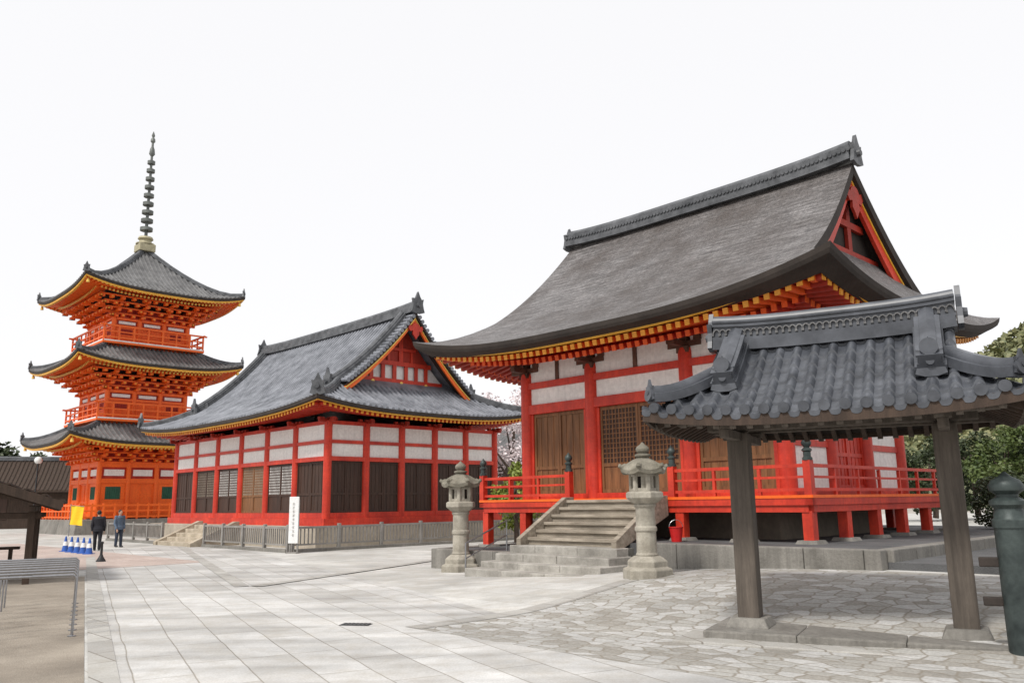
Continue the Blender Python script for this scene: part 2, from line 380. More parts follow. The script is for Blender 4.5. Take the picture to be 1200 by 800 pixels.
def fascia(par, A, B, ze, c, hgt, th, m, name='eave_board'):
    for ax in 'xy':
        for sg in (-1, 1):
            mb = MB(); L, O = (A, B) if ax == 'x' else (B, A)
            pts = []
            for j in range(-14, 15):
                q = L * j / 14; x, y = (q, sg * O) if ax == 'x' else (sg * O, q)
                pts.append((x, y, ze + lift(x, y, A, B, c)))
            mb.sweep(pts, [(-th / 2, -hgt), (th / 2, -hgt), (th / 2, 0), (-th / 2, 0)])
            mb.build(name, m, par)
def ridge_prof(w, h): return [(-w, 0), (-w, h * .3), (-w * .8, h * .32), (-w * .8, h * .6), (-w * .62, h * .63), (-w * .62, h * .8), (-w * .3, h), (w * .3, h), (w * .62, h * .8), (w * .62, h * .63), (w * .8, h * .6), (w * .8, h * .32), (w, h * .3), (w, 0)]
def oni(mb, c, d, k):   # ridge-end ornament tile: arched plate with horns and a boss
    c = Vector(c); d = Vector(d).normalized(); sd = d.cross(ZUP).normalized()
    poly = [(-.5, 0), (-.42, .25), (-.36, .55), (-.42, .85), (-.26, .8), (-.14, .98), (0, 1.3), (.14, .98), (.26, .8), (.42, .85), (.36, .55), (.42, .25), (.5, 0), (.2, -.1), (-.2, -.1)]
    mb.extr([c + sd * a * k + ZUP * b * k for a, b in poly], d * .16 * k)
    b = c + ZUP * .42 * k; mb.tube([b, b + d * .3 * k], [.2 * k, .14 * k], 10)
def hips(par, A, B, s1, prof, c, w, h, m, k=.4):
    for sx in (-1, 1):
        for sy in (-1, 1):
            mb = MB(); pts = []
            for i in range(9):
                s = .12 + (s1 - .12) * i / 8; x, y = sx * (A - s), sy * (B - s)
                pts.append((x, y, prof(s) + lift(x, y, A, B, c)))
            mb.sweep(pts, ridge_prof(w, h))
            oni(mb, Vector(pts[0]) + Vector((0, 0, .02)), (sx, sy, 0), k)
            mb.build('hip_ridge', m, par)
def bargeboards(par, xr, B, dg, prof, t, w, m, medge=None, inset=.12):
    for sx in (-1, 1):
        for sy in (-1, 1):
            poly = []; low = []
            for i in range(13):
                s = dg * .97 + (B - dg * .97) * i / 12
                x = sx * (XR(xr, s) - inset)
                poly.append((x, sy * (B - s), prof(s) - t - .004))
                low.append((x, sy * (B - s), prof(s) - t - w * (1 - .18 * i / 12)))
            mb2 = MB()
            p2 = [(p[0] - sx * .09, p[1], p[2]) for p in poly]; l2 = [(p[0] - sx * .09, p[1], p[2]) for p in low]
            mb2.grid([poly, low, l2, p2, poly])
            bo = mb2.build('bargeboard', m, par)
            if medge:
                e = MB()
                e.sweep([(p[0] + sx * .012, p[1], p[2] + .0) for p in poly], [(-.012, -.07), (.03, -.07), (.03, -.015), (-.012, -.015)])
                e.build('gilt_edge', medge, bo)
def gable(par, xg, B, dg, prof, t, m, name='gable_wall', drop=.35):
    for sx in (-1, 1):
        poly = []
        ss = [dg + (B - dg) * i / 10 for i in range(11)]
        for s in ss: poly.append((sx * xg, -(B - s), prof(s) - t))
        for s in reversed(ss[:-1]): poly.append((sx * xg, (B - s), prof(s) - t))
        zb = prof(dg) - t - drop
        poly = [(sx * xg, -(B - dg), zb)] + poly + [(sx * xg, (B - dg), zb)]
        MB().extr(poly, (-sx * .1, 0, 0)).build(name, m, par)
def pendant(par, x, z, sx, m, k):
    poly = [(0, 0), (.16, -.05), (.3, -.2), (.42, -.12), (.5, -.3), (.36, -.46), (.2, -.42), (.22, -.6), (.1, -.72), (0, -.86)]
    poly = poly + [(-a, b) for a, b in reversed(poly[1:-1])]
    MB().extr([(x, a * k, z + b * k) for a, b in poly], (sx * .07, 0, 0)).build('gable_pendant', m, par)
def bracket_mb(mb, sd, t, z, k=1, out=True):
    sd.box(mb, t - .17 * k, t + .17 * k, -.17 * k, .17 * k, z, z + .16 * k)
    sd.box(mb, t - .5 * k, t + .5 * k, -.07 * k, .07 * k, z + .16 * k, z + .30 * k)
    if out: sd.box(mb, t - .075 * k, t + .075 * k, -.3 * k, .62 * k, z + .163 * k, z + .297 * k)
    for a in (-.42, 0, .42): sd.box(mb, t + (a - .1) * k, t + (a + .1) * k, -.1 * k, .1 * k, z + .30 * k, z + .42 * k)
    if out: sd.box(mb, t - .1 * k, t + .1 * k, .44 * k, .64 * k, z + .30 * k, z + .42 * k)
def door(par, sd, t0, t1, z0, z1, style, m, name='door', o=0, low=.34):
    mb = MB(); w = t1 - t0; mid = (t0 + t1) / 2
    sd.box(mb, t0, t1, -.06 + o, -.02 + o, z0, z1)
    for a, b in ((t0, mid - .006), (mid + .006, t1)):
        for u in (a, b - .07): sd.box(mb, u, u + .07, -.021 + o, .012 + o, z0, z1)
        for zz in (z0, z0 + (z1 - z0) * low, z1 - .09): sd.box(mb, a + .07, b - .07, -.021 + o, .010 + o, zz, zz + .09)
        if style == 'plank':
            n = 4
            for i in range(1, n): sd.box(mb, a + (b - a) * i / n - .012, a + (b - a) * i / n + .012, -.021 + o, -.008 + o, z0 + .09, z1 - .09)
    d = mb.build(name, m, par)
    if style in ('lattice', 'shoji', 'darklattice'):
        lb = MB(); pb = MB()
        zl = z0 + (z1 - z0) * low + .09; zh = z1 - .09
        for a, b in ((t0 + .07, mid - .076), (mid + .076, t1 - .07)):
            n = max(4, int((b - a) / .10)); k = max(6, int((zh - zl) / .12))
            for i in range(1, n): sd.box(lb, a + (b - a) * i / n - .015, a + (b - a) * i / n + .015, -.014 + o, .002 + o, zl, zh)
            for i in range(1, k): sd.box(lb, a, b, -.016 + o, -.002 + o, zl + (zh - zl) * i / k - .014, zl + (zh - zl) * i / k + .014)
            sd.box(pb, a, b, -.02 + o, -.017 + o, zl, zh)
        lb.build('lattice', m, d)
        pb.build('lattice_backing', {'shoji': M['white'], 'lattice': M['cream'], 'darklattice': M['dwood']}[style], d)
    return d
def railing(par, pts, z, h, m, mcap=None, sp=1.1, w=.08, caps=()):
    for i in range(len(pts) - 1):
        a = Vector((*pts[i], 0)); b = Vector((*pts[i + 1], 0)); L = (b - a).length; d = (b - a) / L
        for nm, zz, ww, hh in (('handrail', h, .07, .07), ('middle_rail', h * .62, .05, .05), ('bottom_rail', h * .2, .07, .065)):
            MB().bar(a + ZUP * (z + zz), b + ZUP * (z + zz), ww, hh).build(nm, m, par)
        n = max(1, round(L / sp))
        for k in range(1, n):
            p = a + d * (L * k / n); MB().cbox(p.x, p.y, z, w * .8, w * .8, h - .04).build('railing_post', m, par)
    for p in pts:
        big = p in caps
        ww = .16 if big else w
        o = MB().cbox(p[0], p[1], z - .02, ww, ww, h + (.12 if big else .02)).build('railing_post', m, par)
        if big and mcap:
            MB().lathe([(.10, 0), (.10, .05), (.075, .07), (.075, .17), (.10, .19), (.10, .22), (.055, .25), (.06, .27), (.095, .31), (.10, .36), (.075, .41), (.03, .45), (.008, .49)], 14, (p[0], p[1], z + h + .10)).build('post_cap', mcap, o, True)
RZ = -math.atan2(.719, .695)
HX, HY = 5.384, 22.99
def Hw(lx, ly): return Vector((HX + .695 * lx + .719 * ly, HY - .719 * lx + .695 * ly, 0))
def Hl(x, y): dx, dy = x - HX, y - HY; return (.695 * dx - .719 * dy, .719 * dx + .695 * dy)
def sm(t): t = max(0, min(1, t)); return t * t * (3 - 2 * t)
def G(x, y):
    lx, ly = Hl(x, y); return .50 * sm((lx + 4.5) / 12) * sm((ly + 11) / 4.5)
# ------------------------------------------------------------------ ground
def sheet(name, m, fn, nu, nv, dz):
    mb = MB(); rows = []
    for i in range(nu + 1):
        row = []
        for j in range(nv + 1):
            p = fn(i / nu, j / nv); row.append((p[0], p[1], G(p[0], p[1]) + dz))
        rows.append(row)
    o = mb.grid(rows).build(name, m); return struct(o)
struct(MB().grid([[(x, y, -.05) for x in (-900, 900)] for y in (-60, 1500)]).build('ground', M['earth']))
sheet('plaza', M['plaza'], lambda u, v: (-48 + 96 * u, -4 + 90 * v), 270, 250, 0)
def rect(p0, d, n, L, W): return lambda u, v: (p0[0] + d[0] * L * u + n[0] * W * v, p0[1] + d[1] * L * u + n[1] * W * v)
pd = (-.457, .889); pn = (.889, .457)
sheet('path', M['walk'], rect((-1.05, 3.0), pd, pn, 36, 5.4), 110, 18, .006)
sheet('gravel', M['asph'], rect((-1.05 - .28, 3.0 - .15), pd, (-.889, -.457), 21, 13), 50, 30, .006)
sheet('kerb', M['kerb'], rect((-1.05, 3.0), pd, (-.889, -.457), 30, .28), 90, 1, .014)
sheet('pavement', M['pink'], rect((-9.5, 26.2), (-.695, .719), (-.719, -.695), 22, 4.2), 60, 14, .011)
def hrect(x0, x1, y0, y1): return lambda u, v: tuple(Hw(x0 + (x1 - x0) * u, y0 + (y1 - y0) * v)[:2])
sheet('cobbled_pavement', M['cobble'], hrect(3.4, 12.0, -12.6, -5.75), 60, 45, .007)
sheet('stone_border', M['kerb'], hrect(3.05, 3.4, -12.6, -5.75), 3, 45, .012)
def strip(name, a, b, W, dz):
    a = Vector((a.x, a.y)); b = Vector((b.x, b.y)); L = (b - a).length; d = (b - a) / L
    sheet(name, M['kerb'], rect(a, d, (d.y, -d.x), L, W), int(L * 3) + 2, 2, dz)
strip('gutter', gp(216, 640), gp(292, 687), .30, .016)
strip('gutter', gp(292, 687), gp(505, 656), .34, .020)
# terrace of the hall (lower part at left)
struct(MB().box(-1.9, 6.8, -5.5, 8, -.1, .80).build('terrace', M['gravel'], loc=(HX, HY, 0), rz=RZ))
struct(MB().box(-5.0, -1.9, -5.5, 8, -.1, .48).build('lower_terrace', M['gravel'], loc=(HX, HY, 0), rz=RZ))
struct(MB().box(6.8, 20, -5.4, 12, -.1, .62).build('gravel_terrace', M['gravel'], loc=(HX, HY, 0), rz=RZ))
rw = thing('retaining_wall', 'low worn grey stone edging of the terrace below the bark-roofed hall', 'stone wall', (HX, HY, 0), RZ)
def course(x0, x1, y, z0, z1, vert):
    mb = MB(); x = x0
    while x < x1 - .05:
        w = min(rnd.uniform(.8, 1.4), x1 - x)
        if vert: mb.box(y - .14, y + .14 + rnd.uniform(0, .012), x + .006, x + w - .006, z0, z1)
        else: mb.box(x + .006, x + w - .006, y - .14 - rnd.uniform(0, .012), y + .14, z0, z1)
        x += w
    return mb
for o in (course(-5.1, -2.0, -5.55, -.05, .51, False), course(2.0, 6.9, -5.55, -.05, .83, False)): o.build('wall_face', M['kstone'], rw, bev=.02, stuff=True)
for o in (course(-5.4, 8, -5.08, -.05, .51, True), course(-5.4, 8, 6.85, -.05, .83, True), course(-5.3, 8, -1.9, .40, .83, True)): o.build('side_face', M['kstone'], rw, bev=.02, stuff=True)
# ------------------------------------------------------------------ bark-roofed hall
def hall():
    global YSQ
    T = thing('temple_hall', 'large red temple hall with dark grey-brown bark roof on a railed veranda', 'temple hall', (HX, HY, 0), RZ)
    hx, hy = 3.975, 3.05; vx, vy = 4.975, 4.05
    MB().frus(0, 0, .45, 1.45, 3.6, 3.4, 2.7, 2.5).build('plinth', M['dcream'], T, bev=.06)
    MB().box(-vx + .03, vx - .03, -vy + .03, vy - .03, 1.66, 1.75).build('deck', M['red'], T)
    for s in sides(vx, vy):
        L = 2 * vx if abs(s.d[0]) else 2 * vy
        mb = MB(); s.box(mb, 0, L, -.16, 0, 1.56, 1.70); mb.build('edge_beam', M['red'], T)
        mb = MB(); s.box(mb, .12, L - .12, -.22, -.04, 1.42, 1.558); mb.build('support_beam', M['red'], T)
        mb = MB(); s.box(mb, 0, L, -.04, .015, 1.702, 1.762); mb.build('deck_edge', M['redp'], T)
    seen = set()
    for x in (-4.8, -3.3, -1.75, 1.75, 3.3, 4.8):
        for y in (-3.88, 3.88): seen.add((x, y))
    for y in (-2.3, -.75, .75, 2.3):
        for x in (-4.8, 4.8): seen.add((x, y))
    for x, y in sorted(seen):
        zb = .475 if x < -1.9 else .795
        MB().cbox(x, y, zb, .22, .22, 1.44 - zb).build('veranda_post', M['red'], T, bev=.01)
        MB().frus(x, y, zb - .005, zb + .075, .24, .2).build('post_stone', M['kstone'], T)
    F1 = [(-1.6, -vy + .08), (-vx + .08, -vy + .08), (-vx + .08, vy - .08)]
    F2 = [(1.6, -vy + .08), (vx - .08, -vy + .08), (vx - .08, vy - .08)]
    railing(T, F1, 1.75, .60, M['red'], M['bronze'], caps=tuple(F1[:2]))
    railing(T, F2, 1.75, .60, M['red'], M['bronze'], caps=tuple(F2[:2]))
    xs = [-hx, -1.52, 1.52, hx]; ys = [-hy, -1.0, 1.0, hy]
    pr = None
    for x in xs:
        for y in ys:
            if abs(x) < hx and abs(y) < hy: continue
            if pr is None: pr = MB().lathe([(.19, 0), (.19, 3.5), (.17, 3.6)], 18).build('column', M['red'], T, True, loc=(x, y, 1.745))
            else: copyp(pr, (x, y, 1.745))
    for si, s in enumerate(sides(hx, hy)):
        st = [x + hx for x in xs] if si % 2 == 0 else [y + hy for y in ys]
        L = st[-1]
        for z0, z1, o in ((1.752, 1.90, .11), (4.15, 4.42, .12), (4.88, 5.06, .11), (5.62, 5.80, .09)):
            mb = MB(); s.box(mb, -.12, L + .12, -.10, o, z0, z1); mb.build('beam', M['red'], T, bev=.01)
        for a, b in zip(st, st[1:]):
            t0, t1 = a + .17, b - .17; mid = (a + b) / 2
            for z0, z1 in ((4.421, 4.879), (5.061, 5.619)):
                mb = MB(); s.box(mb, t0, t1, -.05, .02, z0, z1); mb.build('plaster_panel', M['white'], T)
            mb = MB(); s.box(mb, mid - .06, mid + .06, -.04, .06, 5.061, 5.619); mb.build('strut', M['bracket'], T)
            if si == 0:
                for u in (t0, t1 - .10):
                    mb = MB(); s.box(mb, u, u + .10, -.06, .05, 1.901, 4.149); mb.build('door_jamb', M['red'], T)
                door(T, s, t0 + .105, t1 - .105, 1.905, 4.145, 'darklattice' if abs(mid - hx) < .2 else 'plank', M['wood'], low=.30)
            elif si == 1 and a > 2 and a < 4 or si == 3 and 2 < a < 4 or si == 2:
                door(T, s, t0, t1, 1.905, 4.145, 'plank', M['red'])
            else:
                for q0, q1 in ((3.0, 4.149), (1.901, 2.85)):
                    mb = MB(); s.box(mb, t0, t1, -.05, .02, q0, q1); mb.build('plaster_panel', M['white'], T)
                mb = MB(); s.box(mb, a + .1, b - .1, -.04, .07, 2.85, 3.0); mb.build('beam', M['red'], T)
        for t in st:
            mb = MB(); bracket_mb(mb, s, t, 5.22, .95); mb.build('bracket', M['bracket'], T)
    YSQ = .86
    A, B, c = 6.405, 5.40, .60
    h, dg = .62, 2.1
    x0 = A - h * dg
    xr = lambda s: x0 - (x0 - 4.78) * ((s - dg) / (B - dg)) if s > dg else x0
    prof = lambda q: 5.80 + 4.22 * (.50 * (min(q, B) / B) + .50 * (min(q, B) / B) ** 2)
    mb = MB(); roof_surf(mb, A, B, dg, xr, prof, c, 0, NN=28, dside=3.0, h=h); mb.build('roof', M['thatch'], T, True)
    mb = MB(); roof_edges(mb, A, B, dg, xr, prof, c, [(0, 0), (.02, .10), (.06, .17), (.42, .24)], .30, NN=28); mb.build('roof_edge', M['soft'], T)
    fascia(T, A - .40, B - .40, 5.80 - .22, c * .88, .05, .08, M['yellow'])
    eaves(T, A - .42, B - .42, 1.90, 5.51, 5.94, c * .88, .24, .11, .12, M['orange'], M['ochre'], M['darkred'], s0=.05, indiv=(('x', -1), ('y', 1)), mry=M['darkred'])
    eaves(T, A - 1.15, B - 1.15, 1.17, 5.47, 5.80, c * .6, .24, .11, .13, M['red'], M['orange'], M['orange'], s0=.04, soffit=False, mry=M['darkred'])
    xg0 = 4.42; dg2 = 2.75
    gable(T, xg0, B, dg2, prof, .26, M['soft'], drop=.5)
    for sx in (-1, 1):
        xg = sx * (xg0 + .02)
        for q in ((-1.85, 1.85, 7.55, 7.75), (-.95, .95, 8.35, 8.52), (-.11, .11, 7.75, 9.2)):
            MB().box(xg, xg + sx * (.1 if q[1] > .93 else .09), *q).build('gable_beam', M['darkred'], T)
        pendant(T, sx * (4.70), 9.40, sx, M['darkred'], 1.0)
    bargeboards(T, xr, B, dg, prof, .30, .46, M['red'], M['yellow'])
    YSQ = None
    pts = []
    for j in range(-16, 17):
        x = 4.82 * j / 16; pts.append((x, 0, 9.94 + .12 * abs(j / 16) ** 4))
    mb = MB(); mb.sweep(pts, ridge_prof(.27, .54))
    for sx in (-1, 1): oni(mb, (sx * 4.84, 0, 9.98), (sx, 0, 0), .58)
    for j in range(-40, 41):
        x = 4.8 * j / 40; z = 9.94 + .12 * abs(j / 40) ** 4
        for sy in (-1, 1): mb.tube([(x, sy * .15, z + .27), (x, sy * .25, z + .27)], .05, 8)
    mb.build('ridge', M['ridge'], T)
    return T
hall()
# stairs of the hall: wooden upper flight over wide stone steps
st = thing('veranda_stairs', 'weathered wooden stairs with sloping side boards over stone steps', 'stairs', (HX, HY, 0), RZ)
for k in range(6):
    z1 = 1.73 - k * .17; y1 = -4.05 - k * .28; w = 1.36
    MB().box(-w, w, y1 - .31, y1, z1 - .07, z1).build('step_board', M['swood'], st, bev=.01)
    MB().box(-w, w, y1 - .26, y1 - .21, z1 - .17, z1 - .071).build('riser', M['swood'], st)
for k, (z1, y1, y0, w) in enumerate(((.72, -5.70, -6.10, 1.62), (.55, -5.70, -6.48, 1.70), (.39, -5.70, -6.86, 1.80), (.25, -5.70, -7.24, 1.92))):
    mb = MB(); x = -w
    while x < w - .01:
        ww = min(rnd.uniform(.8, 1.3), w - x)
        if w - x - ww < .4: ww = w - x
        mb.box(x + .004, x + ww - .004, y0 - rnd.uniform(0, .02), y1 - .002 * k, z1 - .30, z1 - rnd.uniform(0, .014)); x += ww
    mb.build('stone_step', M['gstep'], st, bev=.02)
for sx in (-1, 1):
    poly = [(sx * 1.37, -4.06, 1.80), (sx * 1.37, -4.35, 1.80), (sx * 1.37, -5.98, .86), (sx * 1.37, -5.98, .60), (sx * 1.37, -4.06, 1.35)]
    MB().extr(poly, (sx * .14, 0, 0)).build('side_board', M['swood'], st, bev=.012)
MB().box(-1.6, 1.6, -5.68, -4.1, .3, .70).build('stair_base', M['kstone'], st)
# stair handrail
hr = thing('stair_handrail', 'thin steel handrail left of the stairs by the left lantern', 'handrail', Hw(-2.45, -6.3), RZ)
MB().tube([(0, -.45, .02), (0, -.45, .75), (0, .9, 1.25), (0, .9, .4)], .022, 8).build('rail_tube', M['steel'], hr)
MB().tube([(0, -.45, .4), (0, .9, .9)], .016, 8).build('lower_tube', M['steel'], hr)
# ------------------------------------------------------------------ stone lanterns
def lantern(loc, H, label, rz):
    L = thing('stone_lantern', label, 'stone lantern', loc, rz, 'stone lanterns either side of the hall stairs')
    k = H / 2.6
    def p(name, mb, sm_=False, par=None, m='stone'):
        mb.v = [(a * k, b * k, c * k) for a, b, c in mb.v]; return mb.build(name, M[m], par or L, sm_, bev=0.012)
    p('base', MB().lathe([(.50, -.05), (.50, .14), (.47, .17), (.40, .19), (.40, .30), (.33, .36), (.26, .40)], 6, ph=R(30)))
    p('shaft', MB().lathe([(.20, .38), (.225, .42), (.20, .46), (.195, .86), (.22, .88), (.22, .95), (.195, .97), (.19, 1.32), (.22, 1.36), (.215, 1.40)], 20), True)
    p('platform', MB().lathe([(.20, 1.39), (.27, 1.43), (.38, 1.52), (.38, 1.62), (.33, 1.65)], 6, ph=R(30)))
    fb = MB()
    for i in range(6):
        a = R(60 * i + 30); x, y = .255 * math.cos(a), .255 * math.sin(a)
        fb.lathe([(.055, 1.645), (.055, 2.0)], 6, (x, y, 0))
    fb.lathe([(.28, 1.64), (.28, 1.71)], 6, ph=R(30)); fb.lathe([(.28, 1.94), (.28, 2.0)], 6, ph=R(30))
    for i in (1, 4):
        a0, a1 = R(60 * i - 30 + 30), R(60 * i + 30 + 30)
        fb.extr([(.25 * math.cos(a0), .25 * math.sin(a0), 1.7), (.25 * math.cos(a1), .25 * math.sin(a1), 1.7), (.25 * math.cos(a1), .25 * math.sin(a1), 1.95), (.25 * math.cos(a0), .25 * math.sin(a0), 1.95)], (-.04 * math.cos((a0 + a1) / 2), -.04 * math.sin((a0 + a1) / 2), 0))
    fbo = p('firebox', fb)
    p('firebox_shade_core', MB().lathe([(.17, 1.7), (.17, 1.95)], 6, ph=R(30)), par=fbo, m='soft')  # dark fill standing for the shade inside the hollow firebox
    rf = MB(); ring = []
    for rr, z, cz in ((.28, 1.985, 0), (.47, 1.98, .05), (.49, 2.06, .07), (.38, 2.16, .02), (.24, 2.26, 0), (.12, 2.31, 0)):
        row = []
        for i in range(24):
            a = i * 15; q = abs(((a + 0) % 60) - 30) / 30; f = math.cos(R(30)) / math.cos(R((a % 60) - 30))
            row.append((rr * f * math.cos(R(a)), rr * f * math.sin(R(a)), z + cz * q ** 2))
        ring.append(row + [row[0]])
    rf.grid(ring); rf.lathe([(.13, 2.29), (.13, 2.32)], 12)
    for i in range(6):
        a = R(60 * i); rf.tube([(.36 * math.cos(a), .36 * math.sin(a), 2.16), (.45 * math.cos(a), .45 * math.sin(a), 2.12), (.49 * math.cos(a), .49 * math.sin(a), 2.15), (.48 * math.cos(a), .48 * math.sin(a), 2.19)], [.05, .055, .045, .03], 8)
    p('cap', rf, m='mstone')
    p('finial', MB().lathe([(.10, 2.31), (.16, 2.34), (.16, 2.38), (.09, 2.40), (.13, 2.44), (.14, 2.49), (.11, 2.54), (.05, 2.58), (.008, 2.63)], 16), True, m='mstone')
pl = Hw(3.3, -7.3); pl.z = G(pl.x, pl.y)
lantern(pl, 2.42, 'weathered stone lantern standing right of the veranda stairs', R(10))
pl = gp(540, 668, .03); pl.z = G(pl.x, pl.y)
lantern(pl, 2.72, 'weathered stone lantern standing left of the veranda stairs', R(-5))
# ------------------------------------------------------------------ tiled hall at left
KX, KY = -9.62, 42.68
def Kw(lx, ly, z=0): return Vector((KX + .695 * lx + .719 * ly, KY - .719 * lx + .695 * ly, z))
def khall():
    global YSQ
    T = thing('tiled_hall', 'long red and white hall with grey tiled gabled roof beside the pagoda', 'temple hall', (KX, KY, 0), RZ)
    hx, hy, z0 = 7.65, 4.65, 1.15
    MB().box(-8.5, 8.5, -5.6, 5.6, -.05, .85).build('stone_base', M['cream'], T, bev=.03)
    MB().box(-7.9, 7.9, -4.9, 4.9, .84, z0).build('floor_sill', M['red'], T)
    nx, ny = 6, 5
    xs = [-hx + 2 * hx * i / nx for i in range(nx + 1)]; ys = [-hy + 2 * hy * i / ny for i in range(ny + 1)]
    pr = None
    for x in xs:
        for y in ys:
            if abs(x) < hx - .01 and abs(y) < hy - .01: continue
            if pr is None: pr = MB().lathe([(.17, 0), (.17, 3.95)], 16).build('column', M['red'], T, True, loc=(x, y, z0 - .01))
            else: copyp(pr, (x, y, z0 - .01))
    for si, s in enumerate(sides(hx, hy)):
        st = [x + hx for x in xs] if si % 2 == 0 else [y + hy for y in ys]; L = st[-1]
        for a0, a1, o in ((z0 + .003, z0 + .22, .13), (3.48, 3.66, .12), (4.20, 4.34, .10), (4.98, 5.13, .09)):
            mb = MB(); s.box(mb, -.1, L + .1, -.1, o, a0, a1); mb.build('beam', M['red'], T)
        for i, (a, b) in enumerate(zip(st, st[1:])):
            t0, t1 = a + .15, b - .15; mid = (a + b) / 2
            for q0, q1 in ((3.661, 4.199), (4.341, 4.979)):
                mb = MB(); s.box(mb, t0, t1, -.05, .02, q0, q1); mb.build('plaster_panel', M['white'], T)
            if si == 0:
                sty, mm = [('plank', M['dwood']), ('lattice', M['dwood']), ('shoji', M['dwood']), ('lattice', M['wood']), ('shoji', M['dwood']), ('plank', M['dwood'])][i]
                door(T, s, t0, t1, z0 + .225, 3.477, sty, mm)
            else: door(T, s, t0, t1, z0 + .225, 3.477, 'plank', M['dwood'], 'shutter')
        for t in st:
            mb = MB(); bracket_mb(mb, s, t, 4.94, .75); mb.build('bracket', M['darkred'], T)
    YSQ = .91
    A, B, dg, xr, c = 9.35, 6.25, 2.55, 7.45, .42
    prof = lambda q: 5.54 + 4.91 * (.44 * (min(q, B) / B) + .56 * (min(q, B) / B) ** 2)
    mb = MB(); roof_surf(mb, A, B, dg, xr, prof, c, 0, dside=3.45); ribs(mb, A, B, dg, xr, prof, c, .085, .29); mb.build('roof', M['tile2'], T)
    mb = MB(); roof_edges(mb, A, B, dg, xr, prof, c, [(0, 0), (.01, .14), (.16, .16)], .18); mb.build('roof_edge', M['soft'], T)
    fascia(T, A - .14, B - .14, 5.54 - .15, c, .07, .06, M['yellow'])
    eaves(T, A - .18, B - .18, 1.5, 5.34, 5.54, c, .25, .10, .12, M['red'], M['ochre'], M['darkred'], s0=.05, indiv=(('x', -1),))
    hips(T, A, B, dg + .2, prof, c, .16, .30, M['ridge'], .62)
    dg2 = 3.2
    gable(T, A - dg2, B, dg2, prof, .18, M['white'])
    for sx in (-1, 1):
        xg = sx * (A - dg2 + .02); W = B - dg2
        zz = 8.20; ss = [dg2 + (W) * i / 30 for i in range(31)]
        up = [s_ for s_ in ss if prof(s_) - .2 > zz]
        poly = [(xg, -(B - s_), prof(s_) - .2) for s_ in up] + [(xg, (B - s_), prof(s_) - .2) for s_ in reversed(up[:-1])]
        poly = [(xg, poly[0][1], zz)] + poly + [(xg, poly[-1][1], zz)]
        MB().extr(poly, (sx * .04, 0, 0)).build('gable_boarding', M['darkred'], T)
        bl = [(-2.7, 2.7, 7.0, 7.42), (-1.95, 1.95, 8.06, 8.26), (-.95, .95, 8.78, 8.92), (-.12, .12, 8.26, 9.4)]
        bl += [(y - .10, y + .10, 7.42, 8.06) for y in (-1.65, -1.0, -.35, .35, 1.0, 1.65)] + [(y - .07, y + .07, 8.26, 8.78) for y in (-.7, .7)]
        for q in bl:
            MB().box(xg + sx * .041, xg + sx * (.13 if q[1] - q[0] > 1 else .11), *q).build('gable_beam', M['red'], T)
        pendant(T, sx * (xr - .08), 9.95, sx, M['red'], .9)
        for y in (-1.6, 0, 1.6): MB().tube([(xg + sx * .13, y, 7.22), (xg + sx * .17, y, 7.22)], .09, 10).build('gilt_boss', M['gold'], T)
    bargeboards(T, xr, B, dg, prof, .20, .30, M['redp'], M['gold'])
    for sx in (-1, 1):
        for sy in (-1, 1):
            mb = MB(); pts = []
            for i in range(9):
                s_ = dg * .80 + (B - .15 - dg * .80) * i / 8
                pts.append((sx * (xr - .62), sy * (B - s_), prof(s_) + lift(sx * (xr - .62), sy * (B - s_), A, B, c)))
            mb.sweep(pts, ridge_prof(.20, .42)); oni(mb, pts[0], (0, sy, 0), .70)
            mb.build('verge_ridge', M['ridge'], T)
            mb = MB(); n = 22
            for i in range(n):
                s_ = dg + .05 + (B - .25 - dg) * i / (n - 1); z = prof(s_) + .03
                mb.tube([(sx * (xr - .42), sy * (B - s_), z + .03), (sx * (xr + .07), sy * (B - s_), z)], .095, 10)
            mb.build('verge_tiles', M['tile2'], T, stuff=True)
    YSQ = None
    mb = MB(); pts = [(xr * j / 14, 0, 10.36 + .12 * abs(j / 14) ** 4) for j in range(-14, 15)]
    mb.sweep(pts, ridge_prof(.26, .55))
    for sx in (-1, 1): oni(mb, (sx * (xr + .02), 0, 10.46), (sx, 0, 0), .75)
    mb.build('ridge', M['ridge'], T)
khall()
ks = thing('stone_stairs', 'wide tan stone stairs before the long tiled hall', 'stairs', (KX, KY, 0), RZ)
for k in range(5):
    z1 = .86 - k * .17; y1 = -5.6 - k * .42
    MB().box(-1.75, 1.75, y1 - .44, y1 - .002, z1 - .17 - .1, z1).build('step', M['step'], ks, bev=.012)
for sx in (-1, 1):
    MB().extr([(sx * 1.76, -5.61, 1.02), (sx * 1.76, -5.8, 1.02), (sx * 1.76, -7.8, .15), (sx * 1.76, -7.8, -.03), (sx * 1.76, -5.61, -.03)], (sx * .28, 0, 0)).build('side_slab', M['step'], ks, bev=.015)
def fence(a, b, label):
    a = Vector(a); b = Vector(b); L = (b - a).length; rz = math.atan2(b.y - a.y, b.x - a.x)
    T = thing('slat_fence', label, 'fence', a, rz, 'slatted wooden fences around the tiled hall')
    n = max(1, round(L / 1.9))
    MB().box(0, L, -.12, .12, -.02, .12).build('sill_stone', M['kstone'], T, bev=.01)
    MB().box(0, L, -.03, .03, .84, .92).build('top_rail', M['fence'], T); MB().box(0, L, -.02, .02, .24, .30).build('lower_rail', M['fence'], T)
    mb = MB(); k = int(L / .16)
    for i in range(k + 1): mb.box(L * i / k - .018, L * i / k + .018, -.02, .02, .301, .839)
    mb.build('slat_panel', M['fence'], T, stuff=True)
    for i in range(n + 1): MB().cbox(L * i / n, 0, -.02, .12, .12, 1.02).build('post', M['fence'], T, bev=.01)
